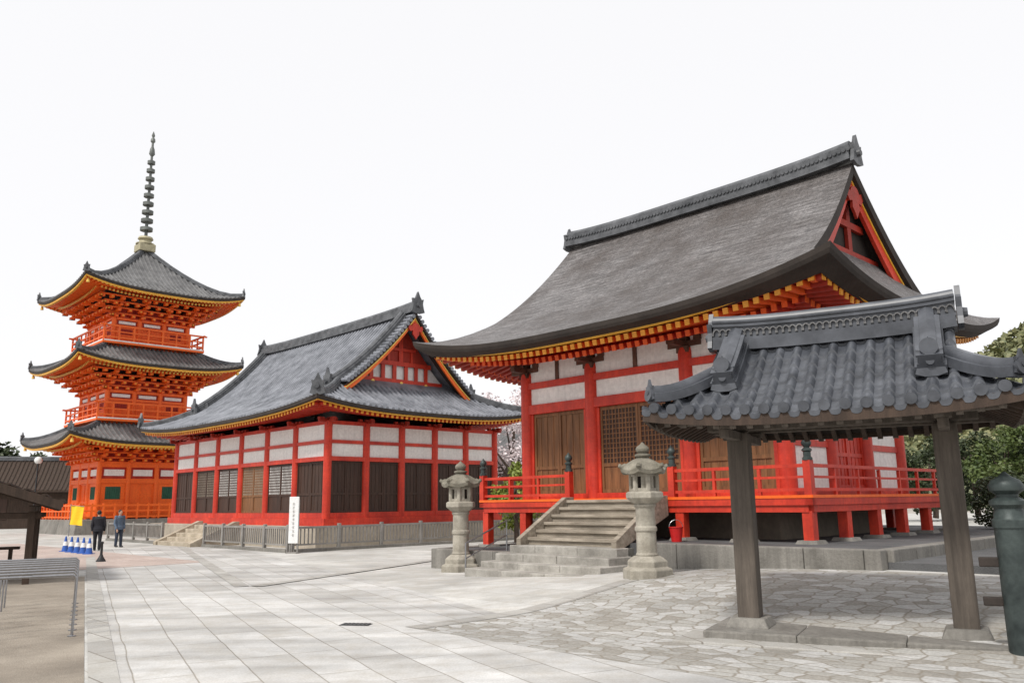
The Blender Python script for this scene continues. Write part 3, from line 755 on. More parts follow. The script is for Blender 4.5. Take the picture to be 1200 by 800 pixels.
fence(Kw(9.6, -7.2), Kw(9.6, 6.5), 'grey slatted fence before the gabled end of the tiled hall')
fence(Kw(2.3, -7.3), Kw(9.45, -7.3), 'grey slatted fence between the small stairs and the white sign')
fence(Kw(-9.6, -7.3), Kw(-2.3, -7.3), 'grey slatted fence left of the small stairs, towards the pagoda')
# white sign board
p = gp(343, 648)
sg = thing('sign_board', 'tall narrow white sign board by the fence corner', 'sign', p, R(-15))
MB().box(-.19, .19, -.03, .03, .35, 2.0).build('panel', M['wplastic'], sg, bev=.01)
for x in (-.15, .15): MB().box(x - .03, x + .03, .031, .08, 0, 1.9).build('leg', M['fence'], sg)
MB().box(-.22, .22, -.15, .2, 0, .04).build('base_plate', M['fence'], sg)
mb = MB()
for i in range(9):
    z = 1.78 - i * .14
    for k in range(3): mb.box(-.04 + rnd.uniform(-.03, .02), .04 + rnd.uniform(-.03, .02), -.034, -.031, z - k * .035, z - k * .035 + .010)
    mb.box(-.010, .004, -.0365, -.0345, z - .08, z + .015)
mb.build('lettering', M['fence'], sg)
# ------------------------------------------------------------------ pagoda
def pagoda():
    T = thing('pagoda', 'three storey vermilion pagoda with grey tiled roofs and tall ringed spire', 'pagoda', (-27.95, 60, 0), RZ)
    MB().frus(0, 0, -.05, .95, 4.7, 4.5).build('stone_base', M['kstone'], T, bev=.04)
    stories = [(.95, 4.8, 2.85), (7.75, 9.75, 2.7), (13.1, 14.9, 2.6)]
    roofs = [(5.98, .58, 5.75, 2.6, 7.38), (11.3, .58, 5.7, 2.6, 12.75), (16.5, .62, 5.6, None, 20.95)]
    for k, ((z0, z1, b), (ze, c, A, smax, zt)) in enumerate(zip(stories, roofs)):
        MB().box(-b + .08, b - .08, -b + .08, b - .08, z0, z1 + .8).build('wall', M['red'], T)
        q = [-b, -b / 3, b / 3, b]
        pr = None
        for x in q:
            for y in q:
                if abs(x) < b and abs(y) < b: continue
                if pr is None: pr = MB().lathe([(.17, 0), (.17, z1 - z0)], 14).build('column', M['redp'], T, True, loc=(x, y, z0))
                else: copyp(pr, (x, y, z0))
        hh = z1 - z0
        for s in sides(b, b):
            for u, v in ((.02, .1), (.62, .7), (.90, 1.0)):
                mb = MB(); s.box(mb, -.1, 2 * b + .1, -.08, .12, z0 + hh * u, z0 + hh * v); mb.build('beam', M['redp'], T)
            w3 = 2 * b / 3
            door(T, s, w3 + .17, 2 * w3 - .17, z0 + hh * .1 + .005, z0 + hh * .62 - .005, 'plank', M['redp'])
            for i in (0, 2):
                mb = MB(); s.box(mb, i * w3 + .45, (i + 1) * w3 - .45, -.07, .0, z0 + hh * .34, z0 + hh * .56)
                for j in range(7): u = i * w3 + .52 + (w3 - 1.04) * j / 6; s.box(mb, u - .03, u + .03, .001, .04, z0 + hh * .345, z0 + hh * .555)
                mb.build('window', M['green'] if k == 0 else M['darkred'], T)
                for u0, u1 in ((.10, .34), (.56, .62)):
                    mb = MB(); s.box(mb, i * w3 + .17, (i + 1) * w3 - .17, -.07, .03, z0 + hh * u0 + .003, z0 + hh * u1 - .003); mb.build('wall_panel', M['redp'], T)
                for e in (.17, w3 - .45):
                    mb = MB(); s.box(mb, i * w3 + e, i * w3 + e + .28, -.07, .028, z0 + hh * .341, z0 + hh * .559); mb.build('window_jamb', M['redp'], T)
            for i in range(3):
                mb = MB(); s.box(mb, i * w3 + .3, (i + 1) * w3 - .3, -.05, .05, z0 + hh * .75, z0 + hh * .86); mb.build('frieze_panel', M['white'], T)
            ends = MB()
            for j in range(4):
                o = .26 + .40 * j; zz = z1 + .02 + .33 * j
                mb = MB(); s.box(mb, -o, 2 * b + o, o - .10, o + .02, zz + .18, zz + .28)
                L = 2 * b + 2 * o; n = 8 + j
                for i in range(n + 1):
                    tt = -o + L * i / n; s.box(mb, tt - .12, tt + .12, o - .24, o + .12, zz + .0, zz + .178)
                    s.box(ends, tt - .05, tt + .05, o + .121, o + .132, zz + .04, zz + .13)
                for x in q: s.box(mb, x + b - .09, x + b + .09, 0, o + .26, zz - .07, zz + .08)
                mb.build('bracket_tier', M['redp'], T)
            ends.build('bracket_ends', M['yellow'], T, stuff=True)
        rise = zt - ze
        span = smax or A
        prof = (lambda ze, rise, span, k: (lambda s: ze + rise * ((.72 if k < 2 else .52) * (s / span) + (.28 if k < 2 else .48) * (s / span) ** 2)))(ze, rise, span, k)
        mb = MB(); roof_surf(mb, A, A, A, 0, prof, c, 0, smax=span); ribs(mb, A, A, A, 0, prof, c, .10, .32, smax=span); mb.build('roof', M['ptile'], T)
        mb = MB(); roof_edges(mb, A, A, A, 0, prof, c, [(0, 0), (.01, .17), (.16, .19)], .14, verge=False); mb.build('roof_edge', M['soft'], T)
        fascia(T, A - .12, A - .12, ze - .17, c, .14, .08, M['yellow'])
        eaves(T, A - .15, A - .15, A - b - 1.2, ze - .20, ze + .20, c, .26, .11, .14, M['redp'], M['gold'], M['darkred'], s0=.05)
        eaves(T, A - 1.1, A - 1.1, A - b - 2.1, ze - .24, ze + .08, c * .6, .26, .11, .14, M['redp'], M['gold'], M['orange'], s0=.05, soffit=False)
        hips(T, A, A, span - .1, prof, c, .16, .28, M['ridge'], .5)
        for sx in (-1, 1):
            for sy in (-1, 1): MB().lathe([(.11, -.3), (.09, -.12), (.05, -.02), (.02, 0), (.02, .16)], 10, (sx * (A - .3), sy * (A - .3), ze + c - .42)).build('wind_bell', M['gold'], T)
        if k:
            cc = 3.55
            MB().box(-cc, cc, -cc, cc, z0 - .24, z0 - .02).build('balcony', M['redp'], T)
            MB().box(-b - .3, b + .3, -b - .3, b + .3, z0 - .85, z0 - .24).build('balcony_base', M['redp'], T)
            for s in sides(cc - .08, cc - .08):
                mb = MB(); s.box(mb, 0, 2 * cc - .16, -.045, .075 + .012, z0 - .10, z0 - .015); mb.build('balcony_edge', M['white'], T)
                L = 2 * (cc - .08)
                for zz, hgt in ((.14, .1), (.55, .08), (.95, .11)):
                    mb = MB(); e = .28 if zz > .9 else .03; s.box(mb, -e, L + e, -.05, .05, z0 + zz, z0 + zz + hgt); mb.build('balcony_rail', M['redp'], T)
                for i in range(8):
                    mb = MB(); s.box(mb, L * i / 7 - .055, L * i / 7 + .055, -.045, .045, z0 - .01, z0 + .95); mb.build('balcony_post', M['redp'], T)
        else:
            cc = 4.3
            for s in sides(cc, cc):
                L = 2 * cc
                for zz, hgt in ((-.3, .3), (.1, .1), (.5, .1), (.85, .12)):
                    mb = MB(); s.box(mb, 0, L, -.05, .05, z0 + zz, z0 + zz + hgt); mb.build('base_rail', M['redp'], T)
                for i in range(13):
                    mb = MB(); s.box(mb, L * i / 12 - .06, L * i / 12 + .06, -.055, .055, z0 - .03, z0 + 1.05); mb.build('base_rail_post', M['redp'], T)
    z = 20.75
    MB().box(-.6, .6, -.6, .6, z, z + .6).build('spire_base', M['spireb'], T, bev=.05)
    MB().lathe([(.68, z + .6), (.68, z + .68), (.48, z + .72), (.42, z + .92), (.56, z + 1.05), (.5, z + 1.2), (.16, z + 1.3)], 20).build('spire_bowl', M['spireb'], T, True)
    MB().lathe([(.12, z + 1.2), (.08, z + 9.6)], 10).build('spire_rod', M['spire'], T, True)
    for i in range(9):
        zz = z + 1.75 + i * .68; r = .46 - .022 * i
        MB().lathe([(.10, zz), (r, zz - .02), (r, zz + .22), (r - .05, zz + .24), (.10, zz + .12)], 18).build('spire_ring', M['spire'], T, True)
    MB().lathe([(.08, z + 7.8), (.22, z + 8.0), (.17, z + 8.4), (.06, z + 8.7), (.06, z + 8.9), (.18, z + 9.05), (.16, z + 9.25), (.07, z + 9.4), (.13, z + 9.55), (.02, z + 9.9)], 14).build('spire_finial', M['spire'], T, True)
pagoda()
# ------------------------------------------------------------------ foreground tiled shelter
SX, SY = 4.20, 10.65
SRZ = R(-28)
def shelter():
    T = thing('tiled_shelter', 'small open shelter with grey tiled roof on two weathered wooden posts', 'shelter', (SX, SY, 0), SRZ)
    A, B, dg, xr, c = 2.10, 1.55, .72, 1.46, .12
    prof = lambda s: 2.66 + 1.10 * (.82 * (min(s, B) / B) + .18 * (min(s, B) / B) ** 2)
    P, Lc = .222, .235
    def wave(q):
        a = (q / P) % 1.0
        return .066 * max(0, math.sin(PI * a / .55)) ** .65 if a < .55 else -.012 * math.sin(PI * (a - .55) / .45)
    def patch(mb, ax, sg, s0, s1, lim):
        L = A if ax == 'x' else B
        nq = int(2 * L / P * 18); qs = [-L + 2 * L * i / nq for i in range(nq + 1)]
        rows = []; ss = []; k = int(s0 / Lc)
        while k * Lc < s1:
            a = max(s0, k * Lc); e = min(s1, (k + 1) * Lc - .003)
            for s in (a, a + (e - a) * .5, e):
                u = (s - k * Lc) / Lc; ss.append((s, .030 * (1 - u) - .004, 1 + .10 * (1 - u)))
            k += 1
        for s, o, g in ss:
            l = lim(s); row = []
            for q in qs:
                qq = max(-l, min(l, q)); x, y = (qq, sg * (B - s)) if ax == 'x' else (sg * (A - s), qq)
                row.append((x, y, prof(s) + lift(x, y, A, B, c) + wave(qq) * g + o))
            rows.append(row)
        mb.grid(rows)
        if s0 == 0:
            r0 = rows[0]; mb.grid([[(p[0], p[1], p[2] - .06) for p in r0], r0])
    mb = MB()
    for sg in (-1, 1):
        patch(mb, 'x', sg, 0, dg, lambda s: A - s); patch(mb, 'x', sg, dg + .0001, B, lambda s: xr); patch(mb, 'y', sg, 0, dg, lambda s: B - s)
    mb.build('roof', M['tile'], T, True)
    n = int(2 * A / P)
    for i in range(0, n + 1):
        x = P * (math.ceil(-A / P) + i) + P * .275
        if abs(x) < A - .03:
            for sy in (-1, 1): z = 2.73 + lift(x, B, A, B, c); MB().tube([(x, sy * (B + .025), z), (x, sy * (B - .06), z + .01)], .064, 14).build('eave_tile', M['tile'], T, True)
    for i in range(0, int(2 * B / P) + 1):
        y = P * (math.ceil(-B / P) + i) + P * .275
        if abs(y) < B - .03:
            for sx in (-1, 1): z = 2.73 + lift(A, y, A, B, c); MB().tube([(sx * (A + .025), y, z), (sx * (A - .06), y, z + .01)], .064, 14).build('eave_tile', M['tile'], T, True)
    mb = MB(); pts = lambda z: [(1.50 * j / 10, 0, z + .05 * abs(j / 10) ** 3) for j in range(-10, 11)]
    for z, w, h in ((3.68, .21, .14), (3.82, .18, .035), (3.855, .15, .15), (4.005, .18, .03), (4.035, .15, .03), (4.065, .17, .03)):
        mb.sweep(pts(z), [(-w, 0), (-w, h), (w, h), (w, 0)])
    p2 = pts(4.095); mb.sweep(p2, [(-.10, 0), (-.085, .05), (-.04, .085), (.04, .085), (.085, .05), (.10, 0)])
    ro = mb.build('ridge', M['tile'], T)
    mb = MB()
    for j in range(-17, 18):
        x = 1.44 * j / 17; z = 3.925 + .05 * abs(x / 1.5) ** 3
        for sy in (-1, 1):
            for a0 in range(0, 180, 30):
                r = .052
                mb.bar((x + r * math.cos(R(a0)), sy * .16, z - .045 + r * 1.7 * math.sin(R(a0))), (x + r * math.cos(R(a0 + 30)), sy * .16, z - .045 + r * 1.7 * math.sin(R(a0 + 30))), .04, .016)
    mb.build('ridge_pattern', M['ptile'], ro, stuff=True)
    for sx in (-1, 1):
        mb = MB(); oni(mb, (sx * 1.51, 0, 3.76), (sx, 0, 0), .40); mb.build('ridge_end_tile', M['tile'], T)
        for sy in (-1, 1):
            mb = MB(); x = sx * 1.17; pp = []
            for i in range(7):
                s = B - .14 - (.90) * i / 6; pp.append((x, sy * (B - s), prof(s) + .03 + .03 * (i / 6) ** 2))
            for w, z0, z1 in ((.165, 0, .12), (.14, .12, .15), (.115, .15, .235), (.14, .235, .26)):
                mb.sweep(pp, [(-w, z0), (-w, z1), (w, z1), (w, z0)])
            mb.sweep([(a, b, c_ + .255) for a, b, c_ in pp], [(-.10, 0), (-.085, .065), (0, .10), (.085, .065), (.10, 0)])
            oni(mb, (pp[-1][0], pp[-1][1], pp[-1][2] + .02), (0, sy, 0), .33)
            mb.tube([(x, pp[-1][1] + sy * .03, pp[-1][2] + .32), (x, pp[-1][1] + sy * .12, pp[-1][2] + .32)], .10, 14)
            mb.build('descending_ridge', M['tile'], T, True)
            mb = MB(); pp = []
            for i in range(8):
                s = .10 + (dg - .02) * i / 7; xx, yy = sx * (A - s), sy * (B - s); pp.append((xx, yy, prof(s) + lift(xx, yy, A, B, c) + .03 + .07 * (1 - i / 7) ** 3))
            mb.sweep(pp, [(-.11, 0), (-.11, .11), (-.09, .12), (-.09, .155), (-.05, .21), (.05, .21), (.09, .155), (.09, .12), (.11, .11), (.11, 0)])
            d = Vector((sx, sy, 0)).normalized(); e = Vector(pp[0]); mb.tube([e + d * -.03 + ZUP * .10, e + d * .05 + ZUP * .11], .095, 12)
            oni(mb, e + ZUP * .04, d, .20)
            mb.build('hip_ridge', M['tile'], T, True)
        xg = A - dg
        MB().extr([(sx * xg, -(B - dg), 3.02), (sx * xg, 0, 3.68), (sx * xg, (B - dg), 3.02)], (-sx * .04, 0, 0)).build('gable_wall', M['gwood'], T)
        for sy in (-1, 1): MB().bar((sx * (xr - .03), 0, 3.64), (sx * (xr - .03), sy * (B - dg), 3.10), .05, .13).build('bargeboard', M['gwood'], T)
    prs = lambda s: 2.60 + .80 * s / B
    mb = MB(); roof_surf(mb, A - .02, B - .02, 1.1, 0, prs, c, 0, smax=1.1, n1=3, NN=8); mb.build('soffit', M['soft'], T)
    fascia(T, A - .03, B - .03, 2.675, c, .13, .05, M['bwood'])
    eaves(T, A - .05, B - .05, 1.1, 2.60, 3.12, c, .20, .06, .08, M['bwood'], M['gwood'], M['soft'], s0=.04, soffit=False)
    for x in (-1.20, 1.23):
        MB().box(x - .135, x + .135, -.135 - .30, .135 - .30, .21, 2.56).build('post', M['gwood'], T, bev=.022)
        MB().frus(x, -.30, .115, .23, .27, .21).build('post_stone', M['kstone'], T, bev=.015)
        for q in ((-1.1, .85, 2.45, 2.56),): MB().box(x - .06, x + .06, *q).build('bracket_arm', M['gwood'], T, bev=.01)
        for y in (-1.02, .76): MB().box(x - .09, x + .09, y - .09, y + .09, 2.56, 2.62).build('bearing_block', M['gwood'], T, bev=.008)
        MB().box(x - .05, x + .05, -.06, .06, 2.58, 3.55).build('king_post', M['gwood'], T)
    MB().box(-1.6, 1.6, -.375, -.225, 2.581, 2.74).build('tie_beam', M['gwood'], T, bev=.015)
    for y in (-1.02, .76): MB().box(-1.8, 1.8, y - .06, y + .06, 2.621, 2.73).build('purlin', M['gwood'], T, bev=.01)
    for x0, x1 in ((-1.66, -.55), (-.545, .62), (.625, 1.8)):
        MB().box(x0, x1, -.92, .45, -.05, .12).build('platform_stone', M['kstone'], T, bev=.02)
    MB().box(-1.95, 2.05, -1.25, .75, -.05, .035).build('stone_footing', M['kerb'], T, bev=.012)
shelter()
# bridge post at right with bronze cap
bp = thing('bridge_railing', 'dark railing post with bronze onion cap at the right edge', 'railing post', (5.31, 9.0, 0), R(-28))
MB().lathe([(.16, -.05), (.16, 1.38)], 18).build('post', M['bronze'], bp, True)
MB().lathe([(.175, 1.36), (.175, 1.44), (.155, 1.46), (.14, 1.56), (.155, 1.58), (.18, 1.60), (.18, 1.64), (.11, 1.68), (.11, 1.71), (.165, 1.75), (.175, 1.80), (.14, 1.86), (.065, 1.90), (.012, 1.95)], 20).build('cap', M['bronze'], bp, True)
for z0, z1 in ((1.0, 1.12), (.58, .68), (.22, .32)): MB().box(.15, 2.6, -.05, .05, z0, z1).build('rail', M['soft'], bp, bev=.012)
for z0, z1 in ((.95, 1.05), (.55, .64)): MB().box(-.34, -.15, -.045, .045, z0, z1).build('short_rail', M['soft'], bp, bev=.012)
# ------------------------------------------------------------------ props
d0 = gp(417, 732)
dc = tag(MB().box(-.22, .22, -.1, .1, .008, .012).build('drain_cover', M['black'], loc=d0, rz=R(-10)), 'small dark iron drain cover set in the paving slabs', 'drain cover')
mb = MB()
for i in range(7): mb.box(-.2 + .06 * i, -.165 + .06 * i, -.09, .09, .0125, .02)
mb.box(-.2, .195, -.09, -.085, .0122, .018); mb.box(-.2, .195, .085, .09, .0122, .018)
mb.build('grating', M['gravel'], dc)
b0 = Hw(2.0, -4.5); b0.z = .80
bk = thing('fire_bucket', 'small red bucket on the terrace below the veranda', 'bucket', b0)
MB().lathe([(.11, 0), (.15, .3), (.16, .3), (.16, .32), (.13, .32), (.10, .03)], 18).build('bucket_body', M['bucket'], bk, True)
MB().tube([(.15 * math.cos(R(a)), 0, .31 + .16 * math.sin(R(a))) for a in range(0, 181, 20)], .008, 6).build('bail', M['steel'], bk)
# queue barriers
names = ['front', 'second', 'third', 'fourth', 'fifth', 'sixth', 'seventh', 'rearmost']
for i in range(8):
    o = Vector((-6.0, 11.6, 0)) + Vector((pd[0], pd[1], 0)) * (.62 * i)
    lab = ('%s steel tube barrier of the row at the lower left edge' % names[i]) if i in (0, 7) else ('%s steel tube barrier counted from the front at lower left' % names[i])
    t = thing('queue_barrier', lab, 'barrier', (o.x, o.y, .006), math.atan2(-.457, -.889), 'steel barriers at the lower left edge')
    MB().tube([(0, 0, 0), (0, 0, .76), (.04, 0, .80), (2.16, 0, .80), (2.2, 0, .76), (2.2, 0, 0)], .018, 8).build('frame', M['steel'], t, True)
    MB().tube([(1.1, 0, 0), (1.1, 0, .79)], .014, 8).build('bar', M['steel'], t, True)
    for x in (0, 2.2): MB().lathe([(.055, 0), (.055, .012), (.03, .018)], 12, (x, 0, 0)).build('foot_plate', M['steel'], t)
# wooden shelter far left
ws = thing('wooden_shelter', 'low open dark wooden shelter with shingled roof at the left edge', 'shelter', (-14.0, 20.4, -.12), R(28))
mb = MB()
for sx in (-1, 1):
    mb.add([(0, -2.6, 2.85), (sx * 2.6, -2.6, 1.98), (sx * 2.6, 2.6, 1.98), (0, 2.6, 2.85), (0, -2.6, 2.72), (sx * 2.6, -2.6, 1.85), (sx * 2.6, 2.6, 1.85), (0, 2.6, 2.72)],
           [(0, 1, 2, 3), (7, 6, 5, 4), (0, 4, 5, 1), (1, 5, 6, 2), (2, 6, 7, 3)])
    for k in range(7):
        xx = sx * 2.6 * (1 - k / 7); zz = 1.98 + .87 * k / 7
        mb.bar((xx, -2.64, zz + .03), (xx, 2.64, zz + .03), .1, .04)
mb.build('roof', M['bwood'], ws)
MB().box(-.12, .12, -2.7, 2.7, 2.80, 2.95).build('ridge_board', M['bwood'], ws)
for sx in (-1, 1):
    for k in range(7):
        y = -2.4 + .8 * k; MB().bar((0, y, 2.66), (sx * 2.55, y, 1.80), .07, .09).build('rafter', M['bwood'], ws)
    MB().bar((0, -2.66, 2.74), (sx * 2.62, -2.66, 1.88), .05, .2).build('bargeboard', M['bwood'], ws)
for x in (-2.0, 2.0):
    for y in (-2.1, 0, 2.1): MB().cbox(x, y, .1, .14, .14, 1.80).build('post', M['bwood'], ws)
    MB().box(x - .06, x + .06, -2.5, 2.5, 1.76, 1.88).build('eave_beam', M['bwood'], ws)
for y in (-2.1, 0, 2.1): MB().box(-2.2, 2.2, y - .05, y + .05, 1.60, 1.72).build('cross_beam', M['bwood'], ws)
MB().box(-1.8, 1.7, .6, 1.1, .80, .86).build('counter_top', M['bwood'], ws)
for x in (-1.6, 0, 1.5): MB().cbox(x, .85, .1, .08, .4, .70).build('counter_leg', M['bwood'], ws)
# blue cones
for i, px in enumerate((76, 83, 90, 97, 104)):
    q = gp(px, 646 + i * .8)
    t = thing('traffic_cone', ['leftmost', 'second from left', 'middle', 'second from right', 'rightmost'][i] + ' blue cone of the short row before the pagoda', 'cone', q, 0, 'blue cones in a row')
    MB().lathe([(.13, .03), (.03, .58), (.022, .6)], 14).build('cone', M['blue'], t, True)
    MB().lathe([(.096, .24), (.066, .40)], 14).build('white_band', M['wplastic'], t, True)
    MB().cbox(0, 0, 0, .32, .32, .035).build('base', M['blue'], t)
q = gp(118, 658)
t = thing('barrier_post', 'short black post on a flared foot near the two visitors', 'post', q)
MB().lathe([(.15, 0), (.15, .03), (.07, .16), (.04, .24), (.035, .56), (.05, .58), (.05, .62), (.02, .64)], 14).build('pole', M['black'], t, True)
# yellow banner
q = gp(80, 628)
t = thing('banner_stand', 'yellow cloth banner on a pole before the pagoda', 'banner', q, R(-20))
MB().tube([(0, 0, 0), (0, 0, 1.95)], .025, 8).build('pole', M['steel'], t)
MB().tube([(0, 0, 1.88), (1.1, 0, 1.8)], .018, 8).build('arm', M['steel'], t)
rows = [[(.03 + 1.05 * j / 10, .05 * math.sin(j * .9 + i * .4), (1.86 - .08 * j / 10) - 1.15 * i / 8) for j in range(11)] for i in range(9)]
MB().grid(rows).build('banner_cloth', M['banner'], t, True)
# street lamp
q = at(45, 540, 55); t = thing('street_lamp', 'slender dark lamp post with a round white globe left of the pagoda', 'street lamp', (q.x, q.y, 0))
MB().lathe([(.16, 0), (.1, .4), (.06, .6), (.05, q.z - .25), (.12, q.z - .2)], 12).build('pole', M['black'], t, True)
MB().ball((0, 0, q.z + .05), .25).build('lamp_globe', M['glass'], t, True)
# ------------------------------------------------------------------ people
def person(loc, rz, h, label, mj, mt, stride, armsw):
    T = thing('person', label, 'person', loc, rz)
    body = MB(); jac = MB(); tro = MB()
    hip = .52 * h
    for sx in (-1, 1):
        st = stride * sx
        hp = Vector((sx * .055 * h, 0, hip)); kn = Vector((sx * .06 * h, -.35 * st - .01 * h, .285 * h)); an = Vector((sx * .06 * h, -st, .045 * h + (.02 if st < 0 else 0)))
        body.tube([hp, kn, an], [.05 * h, .033 * h, .022 * h], 12); body.ball(kn, .033 * h)
        tro.tube([hp + ZUP * .02 * h, (hp + kn) / 2, kn, (kn + an) / 2, an - ZUP * .01 * h], [.06 * h, .053 * h, .043 * h, .04 * h, .036 * h], 12)
        tro.ball(hp, .062 * h)
        sh = Vector((sx * .115 * h, 0, .81 * h)); el = Vector((sx * .145 * h, armsw * sx * .25 + .01, .63 * h)); wr = Vector((sx * .13 * h, armsw * sx - .06 * h, .485 * h))
        body.tube([sh, el, wr], [.03 * h, .024 * h, .016 * h], 10)
        jac.tube([sh, (sh + el) / 2, el, wr + ZUP * .01], [.043 * h, .038 * h, .034 * h, .028 * h], 12); jac.ball(sh, .045 * h); jac.ball(el, .034 * h)
        hd = wr + Vector((0, -.006 * h, -.028 * h)); body.ball(hd, .012 * h, .024 * h, .03 * h)
        for fi in range(4):
            b = hd + Vector((0, (-.018 + .012 * fi) * h, -.022 * h)); ln = (.036, .042, .040, .030)[fi] * h
            body.tube([b, b + Vector((-sx * .003 * h, 0, -ln * .55)), b + Vector((-sx * .012 * h, 0, -ln))], [.0065 * h, .006 * h, .0045 * h], 7)
        body.tube([hd + Vector((0, -.018 * h, .008 * h)), hd + Vector((-sx * .008 * h, -.034 * h, -.012 * h)), hd + Vector((-sx * .012 * h, -.038 * h, -.03 * h))], [.007 * h, .0065 * h, .005 * h], 7)
        MB().ball((an.x, an.y - .03 * h, an.z - .022 * h), .03 * h, .078 * h, .026 * h).build('shoe', M['black'], T, True)
    for b, k in ((body, 1.0), (jac, 1.17)):
        prof = [(.085, .49), (.092, .53), (.078, .62), (.092, .73), (.10, .79), (.07, .835), (.033, .855)]
        b.lathe([(r * h * k, z * h) for r, z in prof], 16, sx=1.12, sy=.68)
    jac.lathe([(.112 * h, .47 * h), (.108 * h, .56 * h)], 16, sx=1.1, sy=.75)
    body.tube([(0, .005 * h, .83 * h), (0, -.005 * h, .90 * h)], [.033 * h, .03 * h], 10)
    hc = Vector((0, -.008 * h, .932 * h))
    body.ball(hc, .047 * h, .058 * h, .066 * h, 16); body.ball(hc + Vector((0, -.022 * h, -.035 * h)), .032 * h, .034 * h, .028 * h)
    body.tube([hc + Vector((0, -.052 * h, .008 * h)), hc + Vector((0, -.068 * h, -.016 * h))], [.006 * h, .010 * h], 8)
    for sx in (-1, 1): body.ball(hc + Vector((sx * .047 * h, .004 * h, -.004 * h)), .008 * h, .014 * h, .02 * h)
    for b, nm, m, vs in ((body, 'body', M['skin'], .007), (jac, 'jacket', mj, .011), (tro, 'trousers', mt, .011)):
        o = b.build(nm, m, T, True); md = o.modifiers.new('remesh', 'REMESH'); md.mode = 'VOXEL'; md.voxel_size = vs; md.use_smooth_shade = True
        sm2 = o.modifiers.new('smooth', 'SMOOTH'); sm2.iterations = 3 if nm != 'body' else 1; sm2.factor = .5
    MB().ball(hc + Vector((0, .010 * h, .014 * h)), .053 * h, .060 * h, .062 * h, 16).build('hair', M['hair'], T, True)
    for sx in (-1, 1): MB().ball(hc + Vector((sx * .018 * h, -.054 * h, .004 * h)), .005 * h, .004 * h, .004 * h).build('eye', M['black'], T)
    MB().ball(hc + Vector((0, -.056 * h, -.036 * h)), .014 * h, .006 * h, .004 * h).build('mouth', M['bucket'], T)
q = gp(113, 645); person((q.x, q.y, G(q.x, q.y)), R(200), 1.60, 'person in dark clothes walking beside the short black post', M['cloth_dark'], M['cloth_dark'], .13, .10)
q = gp(138, 641); person((q.x, q.y, G(q.x, q.y)), R(60), 1.60, 'person in grey blue jacket standing farther off before the pagoda', M['cloth_blue'], M['cloth_denim'], .04, .05)
# ------------------------------------------------------------------ trees, far buildings, hill
def tree(name, loc, h, cr, label, cat, ml, n, lsize, crown0=.35, group=None, seed=1, sq=1.0):
    rr = random.Random(seed)
    T = thing(name, label, cat, loc, rr.uniform(0, 6), group)
    tb = MB(); top = h * .72
    tb.tube([(0, 0, -.1), (.06 * cr, .03, top * .35), (-.05 * cr, .05, top * .7), (.02, 0, top)], [.035 * h, .026 * h, .017 * h, .006 * h], 10)
    cl = []
    for i in range(9):
        a = rr.uniform(0, 2 * PI); z0 = h * rr.uniform(crown0 * .8, .6); e = Vector((math.cos(a) * cr * rr.uniform(.5, .85), math.sin(a) * cr * rr.uniform(.5, .85), z0 + h * rr.uniform(.08, .28)))
        tb.tube([(0, 0, z0 * .85), e * .5 + Vector((0, 0, z0 * .42)), e], [.012 * h, .008 * h, .003 * h], 6); cl.append((e, cr * rr.uniform(.25, .42)))
    for i in range(14):
        a = rr.uniform(0, 2 * PI); u = rr.uniform(0, 1); zz = h * (crown0 + (.98 - crown0) * u); rad = cr * math.sqrt(max(.05, 1 - (2 * u - .85) ** 2 / 1.6)) * rr.uniform(.3, .9)
        cl.append((Vector((math.cos(a) * rad, math.sin(a) * rad, zz)), cr * rr.uniform(.22, .40)))
    tb.build('trunk', M['bark'], T, True)
    cb = MB(); tot = sum(r ** 2 for _, r in cl)
    for c_, r in cl:
        for i in range(int(n * r * r / tot)):
            d = Vector((rr.gauss(0, 1), rr.gauss(0, 1), rr.gauss(0, 1))).normalized() * r * (rr.random() ** .45); d.z *= .75 * sq
            p = c_ + d; s = lsize * rr.uniform(.6, 1.3)
            u = Vector((rr.gauss(0, 1), rr.gauss(0, 1), rr.gauss(0, .6))).normalized(); w = u.cross(Vector((rr.gauss(0, 1), rr.gauss(0, 1), rr.gauss(0, 1)))).normalized()
            cb.add([p - u * s, p + w * s * .55, p + u * s, p - w * s * .55], [(0, 1, 2, 3)])
    me = bpy.data.meshes.new('crown'); me.from_pydata(cb.v, [], cb.f); me.materials.append(ml)
    o = bpy.data.objects.new('crown', me); COL.objects.link(o); o.parent = T
    return T
q = at(597, 560, 47); tree('cherry_tree', (q.x + .3, q.y, 0), 8.0, 2.6, 'pale blossoming cherry tree between the two halls', 'tree', M['blossom'], 5000, .11, .4, seed=3)
q = at(602, 560, 36); tree('leafy_shrub', (q.x + .1, q.y, 0), 3.6, 1.3, 'yellow green shrub between the two halls', 'shrub', M['leafy'], 2600, .10, .2, seed=8)
rt = [(1095, 58, 5.6, 2.6, 'leafd'), (1145, 60, 6.2, 2.8, 'leafd'), (1185, 55, 5.8, 2.7, 'leaf'), (1230, 52, 5.8, 2.8, 'leafd'), (1188, 23, 1.9, .95, 'leafd'), (1222, 20, 2.2, 1.1, 'leafd')]
lb = ['dark leafy tree just behind the right end of the hall', 'dark bushy tree right of the shelter post, farther left', 'green bushy tree far behind the railing cap at right', 'dark bushy tree cut by the right edge of the picture', 'low dark shrub beside the railing post cap', 'low dark shrub cut by the right edge behind the railing post']
for i, (px, Y, h, cr, ml) in enumerate(rt):
    q = at(px, 590, Y); tree('bushy_tree' if i < 4 else 'leafy_shrub', (q.x, q.y, .3), h, cr, lb[i], 'tree' if i < 4 else 'shrub', M[ml], 6500, .14 if i < 4 else .05, .12, 'greenery at the right behind the shelter', seed=20 + i)
